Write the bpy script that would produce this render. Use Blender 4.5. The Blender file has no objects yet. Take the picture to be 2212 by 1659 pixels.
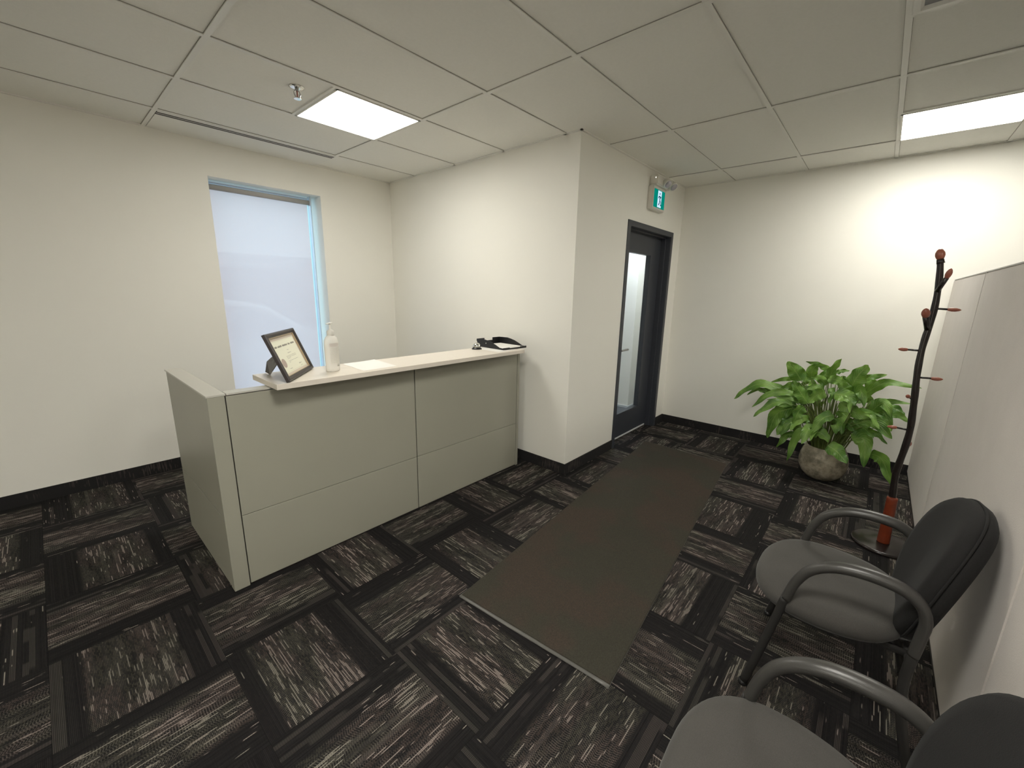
import bpy, bmesh, math, random
from mathutils import Vector, Matrix
random.seed(7)
S = bpy.context.scene
COL = S.collection

# ------------------------------------------------------------------ camera
cam = bpy.data.cameras.new('camera')
cam.sensor_fit = 'HORIZONTAL'; cam.sensor_width = 36.0
cam.lens = 890.0357 / 2212 * 36.0
cam.clip_start = 0.02; cam.clip_end = 200
camo = bpy.data.objects.new('camera', cam); COL.objects.link(camo)
YAW, PIT, ROL = 0.719577040, -0.221375608, 0.0194866261
f = Vector((math.cos(PIT)*math.cos(YAW), math.cos(PIT)*math.sin(YAW), math.sin(PIT)))
s = Vector((math.sin(YAW), -math.cos(YAW), 0)); u = s.cross(f)
r_ = math.cos(ROL)*s + math.sin(ROL)*u; u_ = -math.sin(ROL)*s + math.cos(ROL)*u
camo.matrix_world = Matrix(((r_.x, u_.x, -f.x, 0), (r_.y, u_.y, -f.y, 0), (r_.z, u_.z, -f.z, 1.5), (0, 0, 0, 1)))
S.camera = camo

# ------------------------------------------------------------------ world / exposure
W = bpy.data.worlds.new('sky'); S.world = W; W.use_nodes = True
bg = W.node_tree.nodes['Background']
bg.inputs[0].default_value = (0.78, 0.90, 1.0, 1); bg.inputs[1].default_value = 1.65
S.view_settings.view_transform = 'Standard'; S.view_settings.look = 'None'
S.view_settings.gamma = 1.0; S.view_settings.use_curve_mapping = False
S.view_settings.exposure = 0.80
S.cycles.max_bounces = 10; S.cycles.diffuse_bounces = 7; S.cycles.glossy_bounces = 4
S.cycles.transmission_bounces = 6; S.cycles.transparent_max_bounces = 12
S.cycles.sample_clamp_indirect = 6.0
S.cycles.use_denoising = True
LAMP = (1.0, 0.97, 0.885)
LAMP_DESK = 12.5; LAMP_BACK = 16.0; LAMP_REAR = 25.0; FILL_VEST = 38.0

# ------------------------------------------------------------------ node helpers
def new_mat(name):
    m = bpy.data.materials.new(name); m.use_nodes = True
    nt = m.node_tree
    return m, nt, nt.nodes['Principled BSDF']
def lk(nt, a, b): nt.links.new(a, b)
class G:
    def __init__(s, nt): s.nt = nt
    def m(s, op, *a, clamp=False):
        n = s.nt.nodes.new('ShaderNodeMath'); n.operation = op; n.use_clamp = clamp
        for i, v in enumerate(a):
            if isinstance(v, (int, float)): n.inputs[i].default_value = v
            else: s.nt.links.new(v, n.inputs[i])
        return n.outputs[0]
    def ss(s, x, a, b):
        n = s.nt.nodes.new('ShaderNodeMapRange'); n.interpolation_type = 'SMOOTHSTEP'
        for k, v in (('Value', x), ('From Min', a), ('From Max', b)):
            if isinstance(v, (int, float)): n.inputs[k].default_value = v
            else: s.nt.links.new(v, n.inputs[k])
        return n.outputs[0]
    def xyz(s, x, y, z=0.0):
        n = s.nt.nodes.new('ShaderNodeCombineXYZ')
        for i, v in enumerate((x, y, z)):
            if isinstance(v, (int, float)): n.inputs[i].default_value = v
            else: s.nt.links.new(v, n.inputs[i])
        return n.outputs[0]
    def sep(s, v):
        n = s.nt.nodes.new('ShaderNodeSeparateXYZ'); s.nt.links.new(v, n.inputs[0]); return n.outputs
    def coord(s, k='Object'): return s.nt.nodes.new('ShaderNodeTexCoord').outputs[k]
    def noise(s, v, scale=1.0, detail=2.0, rough=0.5):
        n = s.nt.nodes.new('ShaderNodeTexNoise'); s.nt.links.new(v, n.inputs['Vector'])
        n.inputs['Scale'].default_value = scale; n.inputs['Detail'].default_value = detail
        n.inputs['Roughness'].default_value = rough
        return n.outputs[0]
    def white(s, v):
        n = s.nt.nodes.new('ShaderNodeTexWhiteNoise'); n.noise_dimensions = '3D'
        s.nt.links.new(v, n.inputs['Vector']); return n.outputs[0], n.outputs[1]
    def mix(s, t, a, b):
        n = s.nt.nodes.new('ShaderNodeMix'); n.data_type = 'RGBA'
        for k, v in ((0, t), (6, a), (7, b)):
            if isinstance(v, (int, float)): n.inputs[k].default_value = v
            elif isinstance(v, tuple): n.inputs[k].default_value = (*v, 1)
            else: s.nt.links.new(v, n.inputs[k])
        return n.outputs[2]
    def bump(s, h, strength, dist, bsdf):
        n = s.nt.nodes.new('ShaderNodeBump'); n.inputs['Strength'].default_value = strength
        n.inputs['Distance'].default_value = dist
        s.nt.links.new(h, n.inputs['Height']); s.nt.links.new(n.outputs[0], bsdf.inputs['Normal'])
def plain(name, col, rough=0.5, metal=0.0, var=0.06, vscale=12.0, bump=0.0, bscale=200.0, **kw):
    m, nt, b = new_mat(name); g = G(nt)
    c = g.coord()
    n = g.noise(c, vscale, 3)
    lo = tuple(x*(1-var) for x in col); hi = tuple(min(1, x*(1+var)) for x in col)
    lk(nt, g.mix(n, lo, hi), b.inputs['Base Color'])
    b.inputs['Roughness'].default_value = rough; b.inputs['Metallic'].default_value = metal
    for k, v in kw.items(): b.inputs[k.replace('_', ' ')].default_value = v
    if bump: g.bump(g.noise(c, bscale, 2), bump, 0.001, b)
    return m
def emis(name, col, st):
    m = bpy.data.materials.new(name); m.use_nodes = True; nt = m.node_tree
    nt.nodes.remove(nt.nodes['Principled BSDF'])
    e = nt.nodes.new('ShaderNodeEmission'); e.inputs[0].default_value = (*col, 1); e.inputs[1].default_value = st
    lk(nt, e.outputs[0], nt.nodes['Material Output'].inputs[0]); return m

# ------------------------------------------------------------------ materials
M = {}
M['wall'] = plain('wall_paint', (0.85, 0.835, 0.775), 0.75, var=0.015, vscale=3, bump=0.15, bscale=260)
M['tile'] = plain('ceiling_tile', (0.85, 0.84, 0.785), 0.9, var=0.03, vscale=60, bump=0.6, bscale=300)
M['tbar'] = plain('ceiling_grid_paint', (0.82, 0.81, 0.76), 0.5, var=0.02)
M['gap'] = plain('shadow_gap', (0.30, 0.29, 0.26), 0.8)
M['desk'] = plain('desk_laminate', (0.34, 0.335, 0.275), 0.38, metal=0.0, var=0.03, vscale=4, bump=0.05, bscale=700)
M['deskcap'] = plain('desk_cap_metal', (0.50, 0.49, 0.44), 0.35, var=0.02)
M['slab'] = plain('counter_laminate', (0.74, 0.68, 0.60), 0.38, var=0.03, vscale=25)
M['darkgap'] = plain('dark_gap', (0.02, 0.015, 0.015), 0.7)
M['frame'] = plain('door_steel_paint', (0.040, 0.044, 0.055), 0.42, var=0.05)
M['seal'] = plain('door_seal', (0.62, 0.64, 0.66), 0.5)
M['white'] = plain('white_plastic', (0.72, 0.70, 0.64), 0.4)
M['wframe'] = plain('window_aluminium', (0.55, 0.60, 0.66), 0.4)
M['chrome'] = plain('chrome', (0.75, 0.74, 0.70), 0.12, metal=1.0, var=0.02)
M['steel'] = plain('brushed_steel', (0.45, 0.45, 0.44), 0.3, metal=1.0)
M['blackplastic'] = plain('black_plastic', (0.012, 0.012, 0.013), 0.35)
M['blackmetal'] = plain('black_metal', (0.018, 0.014, 0.013), 0.2, var=0.2)
M['armplastic'] = plain('chair_arm_plastic', (0.048, 0.046, 0.043), 0.32, var=0.08, bump=0.3, bscale=500)
M['chairleg'] = plain('chair_leg_steel', (0.026, 0.025, 0.024), 0.4)
M['bud'] = plain('stained_wood_tip', (0.30, 0.10, 0.065), 0.3, var=0.3, vscale=30)
M['sleeve'] = plain('stained_wood_sleeve', (0.18, 0.032, 0.011), 0.32, var=0.3, vscale=25)
M['paper'] = plain('paper', (0.86, 0.84, 0.80), 0.7, var=0.01)
M['certpaper'] = plain('certificate_paper', (0.80, 0.80, 0.66), 0.6, var=0.02)
M['ink'] = plain('printed_ink', (0.22, 0.21, 0.18), 0.7)
M['inkl'] = plain('pale_printed_ink', (0.50, 0.49, 0.42), 0.7)
M['seal_ink'] = plain('certificate_seal', (0.42, 0.34, 0.29), 0.6, var=0.25, vscale=90)
M['mat_board'] = plain('mat_board', (0.62, 0.55, 0.47), 0.7)
M['fwood'] = plain('picture_frame_wood', (0.035, 0.028, 0.027), 0.3, var=0.25, vscale=20)
M['gold'] = plain('frame_gilt_lip', (0.55, 0.44, 0.30), 0.35, metal=0.4)
M['soil'] = plain('potting_soil', (0.03, 0.022, 0.014), 0.95, var=0.5, vscale=80, bump=1, bscale=90)
M['rubber'] = plain('mat_rubber_edge', (0.12, 0.117, 0.108), 0.25, var=0.1)
M['asphalt'] = plain('asphalt', (0.25, 0.26, 0.28), 0.9, var=0.1)
M['carpaint'] = plain('vehicle_paint', (0.80, 0.82, 0.85), 0.25)
M['tyre'] = plain('tyre_rubber', (0.03, 0.03, 0.03), 0.7)
M['carglass'] = plain('vehicle_glass', (0.25, 0.30, 0.36), 0.1)
M['facade'] = plain('facade_cladding', (0.26, 0.27, 0.28), 0.7)
M['facade2'] = plain('facade_band', (0.55, 0.60, 0.62), 0.6)
M['facadedark'] = plain('facade_dark', (0.12, 0.12, 0.13), 0.7)
M['lamp_desk'] = emis('lamp_desk', LAMP, LAMP_DESK)
M['lamp_back'] = emis('lamp_back', LAMP, LAMP_BACK)
M['lamp_rear'] = emis('lamp_rear', LAMP, LAMP_REAR)
M['fill_far'] = emis('fill_far', LAMP, 44.0)
M['fill_vest'] = emis('fill_vest', (0.86, 0.93, 1.0), FILL_VEST)
M['lens_edge'] = plain('lens_edge', (0.8, 0.8, 0.76), 0.4)
M['signgreen'] = emis('exit_sign_green', (0.0, 0.24, 0.18), 0.55)
M['signwhite'] = emis('exit_sign_white', (0.62, 0.82, 1.0), 0.60)
M['signdark'] = emis('exit_sign_dark', (0.01, 0.06, 0.12), 0.5)
M['led'] = emis('led', (1.0, 0.95, 0.85), 1.5)
M['ventin'] = plain('vent_interior', (0.30, 0.30, 0.31), 0.6)

def carpet(name, mode='tile'):
    m, nt, b = new_mat(name); g = G(nt)
    X, Y, Z = g.sep(g.coord())
    T = 0.485
    gx = g.m('DIVIDE', g.m('SUBTRACT', X, 0.78), T); gy = g.m('DIVIDE', g.m('SUBTRACT', Y, 0.335), T)
    i = g.m('FLOOR', gx); j = g.m('FLOOR', gy)
    fx = g.m('SUBTRACT', gx, i); fy = g.m('SUBTRACT', gy, j)
    par = g.m('FLOORED_MODULO', g.m('ADD', i, j), 2.0)
    def sw(a, bb): return g.m('ADD', g.m('MULTIPLY', a, g.m('SUBTRACT', 1.0, par)), g.m('MULTIPLY', bb, par))
    a = sw(fx, fy); c = sw(fy, fx)
    r1, rc = g.white(g.xyz(i, j, 3.3)); rr = g.sep(rc)
    row = g.m('FLOOR', g.m('MULTIPLY', c, 112.0))
    rw, rwc = g.white(g.xyz(row, g.m('ADD', i, 0.5), g.m('ADD', j, 0.7)))
    rws = g.sep(rwc)
    # long dashes along every yarn row
    A = g.noise(g.xyz(g.m('ADD', g.m('MULTIPLY', a, 4.2), g.m('MULTIPLY', rw, 60.0)), g.m('MULTIPLY', row, 17.3), g.m('MULTIPLY', r1, 50.0)), 1.0, 1.5)
    # short dashes
    A2 = g.noise(g.xyz(g.m('ADD', g.m('MULTIPLY', a, 22.0), g.m('MULTIPLY', rw, 90.0)), g.m('MULTIPLY', row, 11.1), g.m('MULTIPLY', r1, 20.0)), 1.0, 1.0)
    # clumps spanning several neighbouring rows
    Bc = g.noise(g.xyz(g.m('ADD', g.m('MULTIPLY', a, 2.6), g.m('MULTIPLY', r1, 9.0)), g.m('MULTIPLY', c, 13.0), g.m('MULTIPLY', rr[1], 77.0)), 1.0, 3.0, 0.6)
    # broad bands across the tile
    D = g.noise(g.xyz(g.m('MULTIPLY', c, 5.0), g.m('MULTIPLY', r1, 91.0), g.m('MULTIPLY', a, 0.5)), 1.0, 1.0)
    off = g.m('MULTIPLY', g.m('SUBTRACT', rr[0], 0.5), 0.16)
    e = g.ss(g.m('ABSOLUTE', g.m('SUBTRACT', g.m('SUBTRACT', c, 0.5), off)), 0.27, 0.31)
    dens = g.m('ADD', g.m('MULTIPLY', g.m('SUBTRACT', Bc, 0.5), 0.75), g.m('MULTIPLY', g.m('SUBTRACT', D, 0.5), 0.5))
    dens = g.m('SUBTRACT', dens, g.m('MULTIPLY', e, 0.17))
    th = g.m('SUBTRACT', 0.605, g.m('MULTIPLY', dens, 0.55))
    L1 = g.ss(A, th, g.m('ADD', th, 0.035))
    L2 = g.m('MULTIPLY', g.ss(A2, 0.47, 0.55), g.m('SUBTRACT', 0.9, g.m('MULTIPLY', e, 0.8)))
    # beaded loop yarn: short dots along every row inside the light field
    bead = g.ss(g.m('SINE', g.m('ADD', g.m('MULTIPLY', a, 380.0), g.m('MULTIPLY', rw, 40.0))), -0.1, 0.6)
    L4 = g.m('MULTIPLY', g.m('MULTIPLY', bead, g.m('SUBTRACT', 1.0, e)), g.m('ADD', 0.15, g.m('MULTIPLY', g.ss(Bc, 0.36, 0.58), 0.55)))
    # groups of long unbroken lines running the length of the tile
    gr, _g = g.white(g.xyz(g.m('FLOOR', g.m('MULTIPLY', c, 28.0)), g.m('ADD', i, 9.5), g.m('ADD', j, 4.5)))
    L5 = g.m('MULTIPLY', g.ss(gr, 0.82, 0.86), g.ss(g.noise(g.xyz(g.m('MULTIPLY', a, 2.0), g.m('MULTIPLY', gr, 50.0), r1), 1.0, 1.0), 0.40, 0.46))
    # solid clumps
    L3 = g.m('MULTIPLY', g.ss(Bc, 0.69, 0.71), g.m('SUBTRACT', 1.0, g.m('MULTIPLY', e, 0.75)))
    tw = g.m('ADD', 0.80, g.m('MULTIPLY', g.m('SINE', g.m('MULTIPLY', a, 420.0)), 0.20))
    yarn = g.m('MULTIPLY', g.ss(g.m('ABSOLUTE', g.m('SUBTRACT', g.m('SUBTRACT', g.m('MULTIPLY', c, 112.0), row), 0.5)), 0.46, 0.16), tw)
    tile_b = g.m('ADD', 0.65, g.m('MULTIPLY', rr[2], 0.5))
    warm = g.noise(g.xyz(g.m('MULTIPLY', a, 1.5), g.m('MULTIPLY', c, 4.0), g.m('MULTIPLY', rr[1], 40.0)), 1.0, 2.0)
    light = g.mix(g.ss(warm, 0.42, 0.58), (0.32, 0.298, 0.25), (0.36, 0.30, 0.27))
    mid = g.mix(g.ss(warm, 0.42, 0.58), (0.070, 0.066, 0.047), (0.082, 0.060, 0.050))
    dark = g.mix(rws[0], (0.011, 0.0103, 0.0106), (0.024, 0.022, 0.022))
    col = g.mix(g.m('MULTIPLY', L2, 0.6), dark, mid)
    col = g.mix(g.m('MULTIPLY', L4, 0.45), col, light)
    col = g.mix(g.m('MULTIPLY', L5, 0.13), col, light)
    col = g.mix(g.m('MULTIPLY', L1, tile_b, clamp=True), col, light)
    col = g.mix(g.m('MULTIPLY', L3, 0.8), col, light)
    col = g.mix(g.m('ADD', 0.16, g.m('MULTIPLY', yarn, 0.84)), (0.010, 0.0095, 0.010), col)
    seam = g.m('MAXIMUM', g.ss(g.m('ABSOLUTE', g.m('SUBTRACT', fx, 0.5)), 0.4965, 0.4995), g.ss(g.m('ABSOLUTE', g.m('SUBTRACT', fy, 0.5)), 0.4965, 0.4995))
    col = g.mix(g.m('MULTIPLY', seam, 0.6), col, (0.005, 0.005, 0.005))
    lk(nt, col, b.inputs['Base Color'])
    b.inputs['Roughness'].default_value = 0.95; b.inputs['Specular IOR Level'].default_value = 0.1
    g.bump(yarn, 0.5, 0.002, b)
    return m
M['carpet'] = carpet('carpet_tiles')

def carpet_base():
    m, nt, b = new_mat('carpet_base'); g = G(nt)
    X, Y, Z = g.sep(g.coord())
    q = g.m('ADD', X, Y)
    row = g.m('FLOOR', g.m('MULTIPLY', q, 200.0))
    rw, _ = g.white(g.xyz(row, 1.0, 2.0))
    A = g.noise(g.xyz(g.m('ADD', g.m('MULTIPLY', Z, 9.0), g.m('MULTIPLY', rw, 30)), g.m('MULTIPLY', row, 3.3), 0.0), 1.0, 1.0)
    B = g.noise(g.xyz(g.m('MULTIPLY', q, 4.0), g.m('MULTIPLY', Z, 6.0), 0.0), 1.0, 2.0)
    t = g.m('MULTIPLY', g.ss(A, 0.54, 0.60), g.ss(B, 0.48, 0.62))
    lk(nt, g.mix(t, (0.008, 0.007, 0.0075), (0.045, 0.036, 0.032)), b.inputs['Base Color'])
    b.inputs['Roughness'].default_value = 0.9; return m
M['cbase'] = carpet_base()

def mat_pile():
    m, nt, b = new_mat('entrance_mat_pile'); g = G(nt); c = g.coord()
    n1 = g.noise(c, 2.2, 3, 0.6); n2 = g.noise(c, 260, 2)
    col = g.mix(g.ss(n1, 0.44, 0.58), (0.078, 0.076, 0.055), (0.112, 0.072, 0.056))
    col = g.mix(g.m('MULTIPLY', g.m('SUBTRACT', n2, 0.3), 1.1), g.mix(0.0, (0.040, 0.037, 0.030), (0, 0, 0)), col)
    lk(nt, col, b.inputs['Base Color']); b.inputs['Roughness'].default_value = 0.95
    b.inputs['Specular IOR Level'].default_value = 0.1
    g.bump(n2, 0.8, 0.004, b); return m
M['matpile'] = mat_pile()

def fabric(name, c1, c2, scale=700, sheen=0.3, bump=0.5):
    m, nt, b = new_mat(name); g = G(nt); c = g.coord()
    n = g.noise(c, scale, 2); w = g.noise(c, 9, 2)
    col = g.mix(g.m('ADD', g.m('MULTIPLY', n, 0.7), g.m('MULTIPLY', w, 0.3)), c1, c2)
    lk(nt, col, b.inputs['Base Color']); b.inputs['Roughness'].default_value = 0.9
    b.inputs['Sheen Weight'].default_value = sheen; b.inputs['Sheen Roughness'].default_value = 0.5
    b.inputs['Specular IOR Level'].default_value = 0.2
    g.bump(n, bump, 0.001, b); return m
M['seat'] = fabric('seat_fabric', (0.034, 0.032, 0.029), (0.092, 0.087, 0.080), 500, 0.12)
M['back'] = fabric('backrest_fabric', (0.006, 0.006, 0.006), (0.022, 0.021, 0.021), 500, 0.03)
M['partition'] = fabric('partition_fabric', (0.56, 0.515, 0.48), (0.74, 0.69, 0.65), 260, 0.1)

def leafmat():
    m, nt, b = new_mat('leaf'); g = G(nt)
    U, V, _ = g.sep(g.coord('UV'))
    au = g.m('ABSOLUTE', g.m('SUBTRACT', U, 0.5))
    rib = g.ss(au, 0.045, 0.012)
    v2 = g.m('SINE', g.m('MULTIPLY', g.m('SUBTRACT', V, g.m('MULTIPLY', au, 0.5)), 75.0))
    vein = g.m('MULTIPLY', g.ss(v2, 0.5, 1.0), 0.35)
    n = g.noise(g.coord(), 9, 3)
    base = g.mix(g.ss(n, 0.3, 0.7), (0.045, 0.145, 0.018), (0.22, 0.40, 0.075))
    t = g.m('MAXIMUM', g.m('MULTIPLY', rib, 0.75), vein)
    lk(nt, g.mix(t, base, (0.30, 0.42, 0.13)), b.inputs['Base Color'])
    b.inputs['Roughness'].default_value = 0.38
    g.bump(v2, 0.25, 0.002, b)
    tr = nt.nodes.new('ShaderNodeBsdfTranslucent'); lk(nt, g.mix(n, (0.10, 0.22, 0.02), (0.20, 0.36, 0.04)), tr.inputs[0])
    mx = nt.nodes.new('ShaderNodeMixShader'); mx.inputs[0].default_value = 0.25
    lk(nt, b.outputs[0], mx.inputs[1]); lk(nt, tr.outputs[0], mx.inputs[2])
    lk(nt, mx.outputs[0], nt.nodes['Material Output'].inputs[0]); return m
M['leaf'] = leafmat()
M['stem'] = plain('stem', (0.11, 0.15, 0.035), 0.5, var=0.4, vscale=20)

def potmat():
    m, nt, b = new_mat('stone_pot'); g = G(nt); c = g.coord()
    n = g.noise(c, 11, 5, 0.65); n2 = g.noise(c, 120, 2)
    col = g.mix(g.ss(n, 0.35, 0.65), (0.14, 0.125, 0.085), (0.42, 0.37, 0.28))
    col = g.mix(g.m('MULTIPLY', n2, 0.35), col, (0.17, 0.15, 0.12))
    lk(nt, col, b.inputs['Base Color']); b.inputs['Roughness'].default_value = 0.6
    g.bump(n, 0.3, 0.01, b); return m
M['pot'] = potmat()

def blindmat():
    m = bpy.data.materials.new('blind_fabric'); m.use_nodes = True; nt = m.node_tree; g = G(nt)
    nt.nodes.remove(nt.nodes['Principled BSDF'])
    n = g.noise(g.coord(), 900, 1)
    d = nt.nodes.new('ShaderNodeBsdfDiffuse'); lk(nt, g.mix(n, (0.60, 0.59, 0.61), (0.74, 0.73, 0.75)), d.inputs[0])
    t = nt.nodes.new('ShaderNodeBsdfTranslucent'); t.inputs[0].default_value = (1.0, 0.82, 0.82, 1)
    p = nt.nodes.new('ShaderNodeBsdfTransparent'); p.inputs[0].default_value = (1, 0.90, 0.84, 1)
    a = nt.nodes.new('ShaderNodeMixShader'); a.inputs[0].default_value = 0.74
    c = nt.nodes.new('ShaderNodeMixShader'); c.inputs[0].default_value = 0.24
    lk(nt, d.outputs[0], a.inputs[1]); lk(nt, t.outputs[0], a.inputs[2])
    lk(nt, a.outputs[0], c.inputs[1]); lk(nt, p.outputs[0], c.inputs[2])
    lk(nt, c.outputs[0], nt.nodes['Material Output'].inputs[0]); return m
M['blind'] = blindmat()
M['blindbar'] = plain('blind_tube_fabric', (0.40, 0.38, 0.36), 0.7)

def glassmat(name, tint=(1, 1, 1), fac=0.06):
    m = bpy.data.materials.new(name); m.use_nodes = True; nt = m.node_tree
    nt.nodes.remove(nt.nodes['Principled BSDF'])
    p = nt.nodes.new('ShaderNodeBsdfTransparent'); p.inputs[0].default_value = (*tint, 1)
    q = nt.nodes.new('ShaderNodeBsdfGlossy'); q.inputs['Roughness'].default_value = 0.02
    x = nt.nodes.new('ShaderNodeMixShader')
    pass
    x.inputs[0].default_value = fac
    lk(nt, p.outputs[0], x.inputs[1]); lk(nt, q.outputs[0], x.inputs[2])
    lk(nt, x.outputs[0], nt.nodes['Material Output'].inputs[0]); return m
M['glass'] = glassmat('window_glass', (0.80, 0.96, 1.0)); M['doorglass'] = glassmat('door_glass', (0.97, 0.99, 1.0))
def bottlemat():
    m, nt, b = new_mat('clear_bottle_plastic')
    b.inputs['Base Color'].default_value = (0.93, 0.91, 0.86, 1); b.inputs['Roughness'].default_value = 0.25
    p = nt.nodes.new('ShaderNodeBsdfTransparent'); x = nt.nodes.new('ShaderNodeMixShader'); x.inputs[0].default_value = 0.3
    lk(nt, b.outputs[0], x.inputs[1]); lk(nt, p.outputs[0], x.inputs[2])
    lk(nt, x.outputs[0], nt.nodes['Material Output'].inputs[0]); return m
M['bottle'] = bottlemat()

# ------------------------------------------------------------------ geometry helpers
def quad(bm, pts): return bm.faces.new([bm.verts.new(p) for p in pts])
def box(bm, a, b_, bev=0.0):
    x0, y0, z0 = a; x1, y1, z1 = b_
    v = [bm.verts.new(p) for p in ((x0, y0, z0), (x1, y0, z0), (x1, y1, z0), (x0, y1, z0), (x0, y0, z1), (x1, y0, z1), (x1, y1, z1), (x0, y1, z1))]
    fs = [bm.faces.new([v[i] for i in q]) for q in ((3, 2, 1, 0), (4, 5, 6, 7), (0, 1, 5, 4), (1, 2, 6, 5), (2, 3, 7, 6), (3, 0, 4, 7))]
    if bev:
        es = list({e for f_ in fs for e in f_.edges})
        bmesh.ops.bevel(bm, geom=es, offset=bev, segments=2, affect='EDGES')
    return v
def lathe(bm, prof, seg=32, M4=None, cap=True):
    rings = []
    for r, z in prof:
        ring = []
        for k in range(seg):
            a = 2*math.pi*k/seg
            p = Vector((r*math.cos(a), r*math.sin(a), z))
            if M4: p = M4 @ p
            ring.append(bm.verts.new(p))
        rings.append(ring)
    for a, b_ in zip(rings, rings[1:]):
        for k in range(seg):
            bm.faces.new((a[k], a[(k+1) % seg], b_[(k+1) % seg], b_[k]))
    if cap:
        bm.faces.new(rings[0][::-1]); bm.faces.new(rings[-1])
def smooth_path(pts, n=6):
    pts = [Vector(p) for p in pts]; out = []
    for i in range(len(pts)-1):
        p0 = pts[max(i-1, 0)]; p1 = pts[i]; p2 = pts[i+1]; p3 = pts[min(i+2, len(pts)-1)]
        for k in range(n):
            t = k/n
            out.append(0.5*((2*p1) + (p2-p0)*t + (2*p0-5*p1+4*p2-p3)*t*t + (3*p1-p0-3*p2+p3)*t**3))
    out.append(pts[-1]); return out
def tube(bm, pts, rad, seg=12, up=None, flat=1.0, cap=True):
    """tube along pts; rad float or list; flat scales the section along the 'up'-perpendicular axis"""
    pts = [Vector(p) for p in pts]; n = len(pts)
    rr = rad if isinstance(rad, (list, tuple)) else [rad]*n
    rings = []; prev = Vector(up) if up else None
    for i in range(n):
        t = (pts[min(i+1, n-1)] - pts[max(i-1, 0)]).normalized()
        if prev is None: prev = Vector((0, 0, 1)) if abs(t.z) < 0.9 else Vector((1, 0, 0))
        a = (prev - t*prev.dot(t)).normalized(); 
        if not up: prev = a
        b_ = t.cross(a)
        fl = flat[i] if isinstance(flat, (list, tuple)) else flat
        rings.append([bm.verts.new(pts[i] + rr[i]*(fl*math.cos(2*math.pi*k/seg)*a + math.sin(2*math.pi*k/seg)*b_)) for k in range(seg)])
    for a, b_ in zip(rings, rings[1:]):
        for k in range(seg): bm.faces.new((a[k], a[(k+1) % seg], b_[(k+1) % seg], b_[k]))
    if cap:
        bm.faces.new(rings[0][::-1]); bm.faces.new(rings[-1])
def prism(bm, poly, d, M4=None):
    """poly: list of (x,y); extruded d along z, optional transform"""
    a = [Vector((x, y, 0)) for x, y in poly]; b_ = [Vector((x, y, d)) for x, y in poly]
    if M4: a = [M4 @ p for p in a]; b_ = [M4 @ p for p in b_]
    va = [bm.verts.new(p) for p in a]; vb = [bm.verts.new(p) for p in b_]
    bm.faces.new(va[::-1]); bm.faces.new(vb)
    for i in range(len(poly)):
        j = (i+1) % len(poly); bm.faces.new((va[i], va[j], vb[j], vb[i]))
def obj(name, bm, mat, parent=None, smooth=False, bevel=0.0, sub=0):
    bmesh.ops.recalc_face_normals(bm, faces=bm.faces)
    me = bpy.data.meshes.new(name); bm.to_mesh(me); bm.free()
    if smooth:
        for p in me.polygons: p.use_smooth = True
    o = bpy.data.objects.new(name, me); COL.objects.link(o)
    for mm in (mat if isinstance(mat, (list, tuple)) else [mat]): me.materials.append(mm)
    if parent: o.parent = parent; o.matrix_parent_inverse = Matrix.Identity(4)
    if bevel:
        md = o.modifiers.new('bevel', 'BEVEL'); md.width = bevel; md.segments = 3; md.limit_method = 'ANGLE'
    if sub:
        md = o.modifiers.new('sub', 'SUBSURF'); md.levels = sub; md.render_levels = sub
    return o
def thing(name, label, cat, loc=(0, 0, 0), rz=0.0, group=None):
    o = bpy.data.objects.new(name, None); COL.objects.link(o); o.location = loc; o.rotation_euler = (0, 0, rz)
    o.empty_display_size = 0.05
    o['label'] = label; o['category'] = cat
    if group: o['group'] = group
    return o
def tag(o, label, cat, group=None, kind=None):
    o['label'] = label; o['category'] = cat
    if group: o['group'] = group
    if kind: o['kind'] = kind
    return o
STRUCT_CAT = {}
def struct(name, bm, mat, label, cat, parent=None, **kw):
    o = obj(name, bm, mat, parent, **kw)
    if not parent:
        o['kind'] = 'structure'; o['label'] = label; o['category'] = cat
    return o
def part(name, mat, parent, fn, **kw):
    bm = bmesh.new(); fn(bm); return obj(name, bm, mat, parent, **kw)
def boxes(name, mat, parent, lst, **kw):
    bm = bmesh.new()
    for q in lst: box(bm, q[0], q[1])
    return obj(name, bm, mat, parent, **kw)
# ================================================================== ROOM
H = 2.614; XB = 2.727; YW = 4.208; YC = 1.786; XD = 4.796; X0 = -3.6; Y0 = -3.6
def sbox(name, mat, label, cat, lst, **kw):
    bm = bmesh.new()
    for a, b_ in lst: box(bm, a, b_)
    return struct(name, bm, mat, label, cat, **kw)
sbox('floor', M['carpet'], 'dark patterned carpet tiles laid in alternating directions', 'floor', [((X0, Y0, -0.1), (XD+0.1, YW+0.1, 0.0))])
WX0, WX1, WZ0, WZ1 = 1.058, 1.958, 0.30, 2.355
sbox('wall_left', M['wall'], 'long cream wall with the window behind the reception desk', 'wall',
     [((X0, YW, 0), (WX0, YW+0.32, 2.9)), ((WX1, YW, 0), (XB, YW+0.32, 2.9)),
      ((WX0, YW, 0), (WX1, YW+0.32, WZ0)), ((WX0, YW, WZ1), (WX1, YW+0.32, 2.9))])
sbox('wall_alcove', M['wall'], 'cream wall at the far end of the reception desk', 'wall', [((XB, YC, 0), (XB+0.14, YW+0.32, 2.9))])
DX0, DX1, DZ = 3.591, 4.53, 2.087
sbox('wall_door', M['wall'], 'cream wall around the dark glazed door', 'wall',
     [((XB+0.14, YC, 0), (DX0, YC+0.14, 2.9)), ((DX1, YC, 0), (XD, YC+0.14, 2.9)), ((DX0, YC, DZ), (DX1, YC+0.14, 2.9))])
sbox('wall_back', M['wall'], 'cream back wall behind the potted plant', 'wall', [((XD, Y0, 0), (XD+0.1, YC+0.14, 2.9))])
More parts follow.
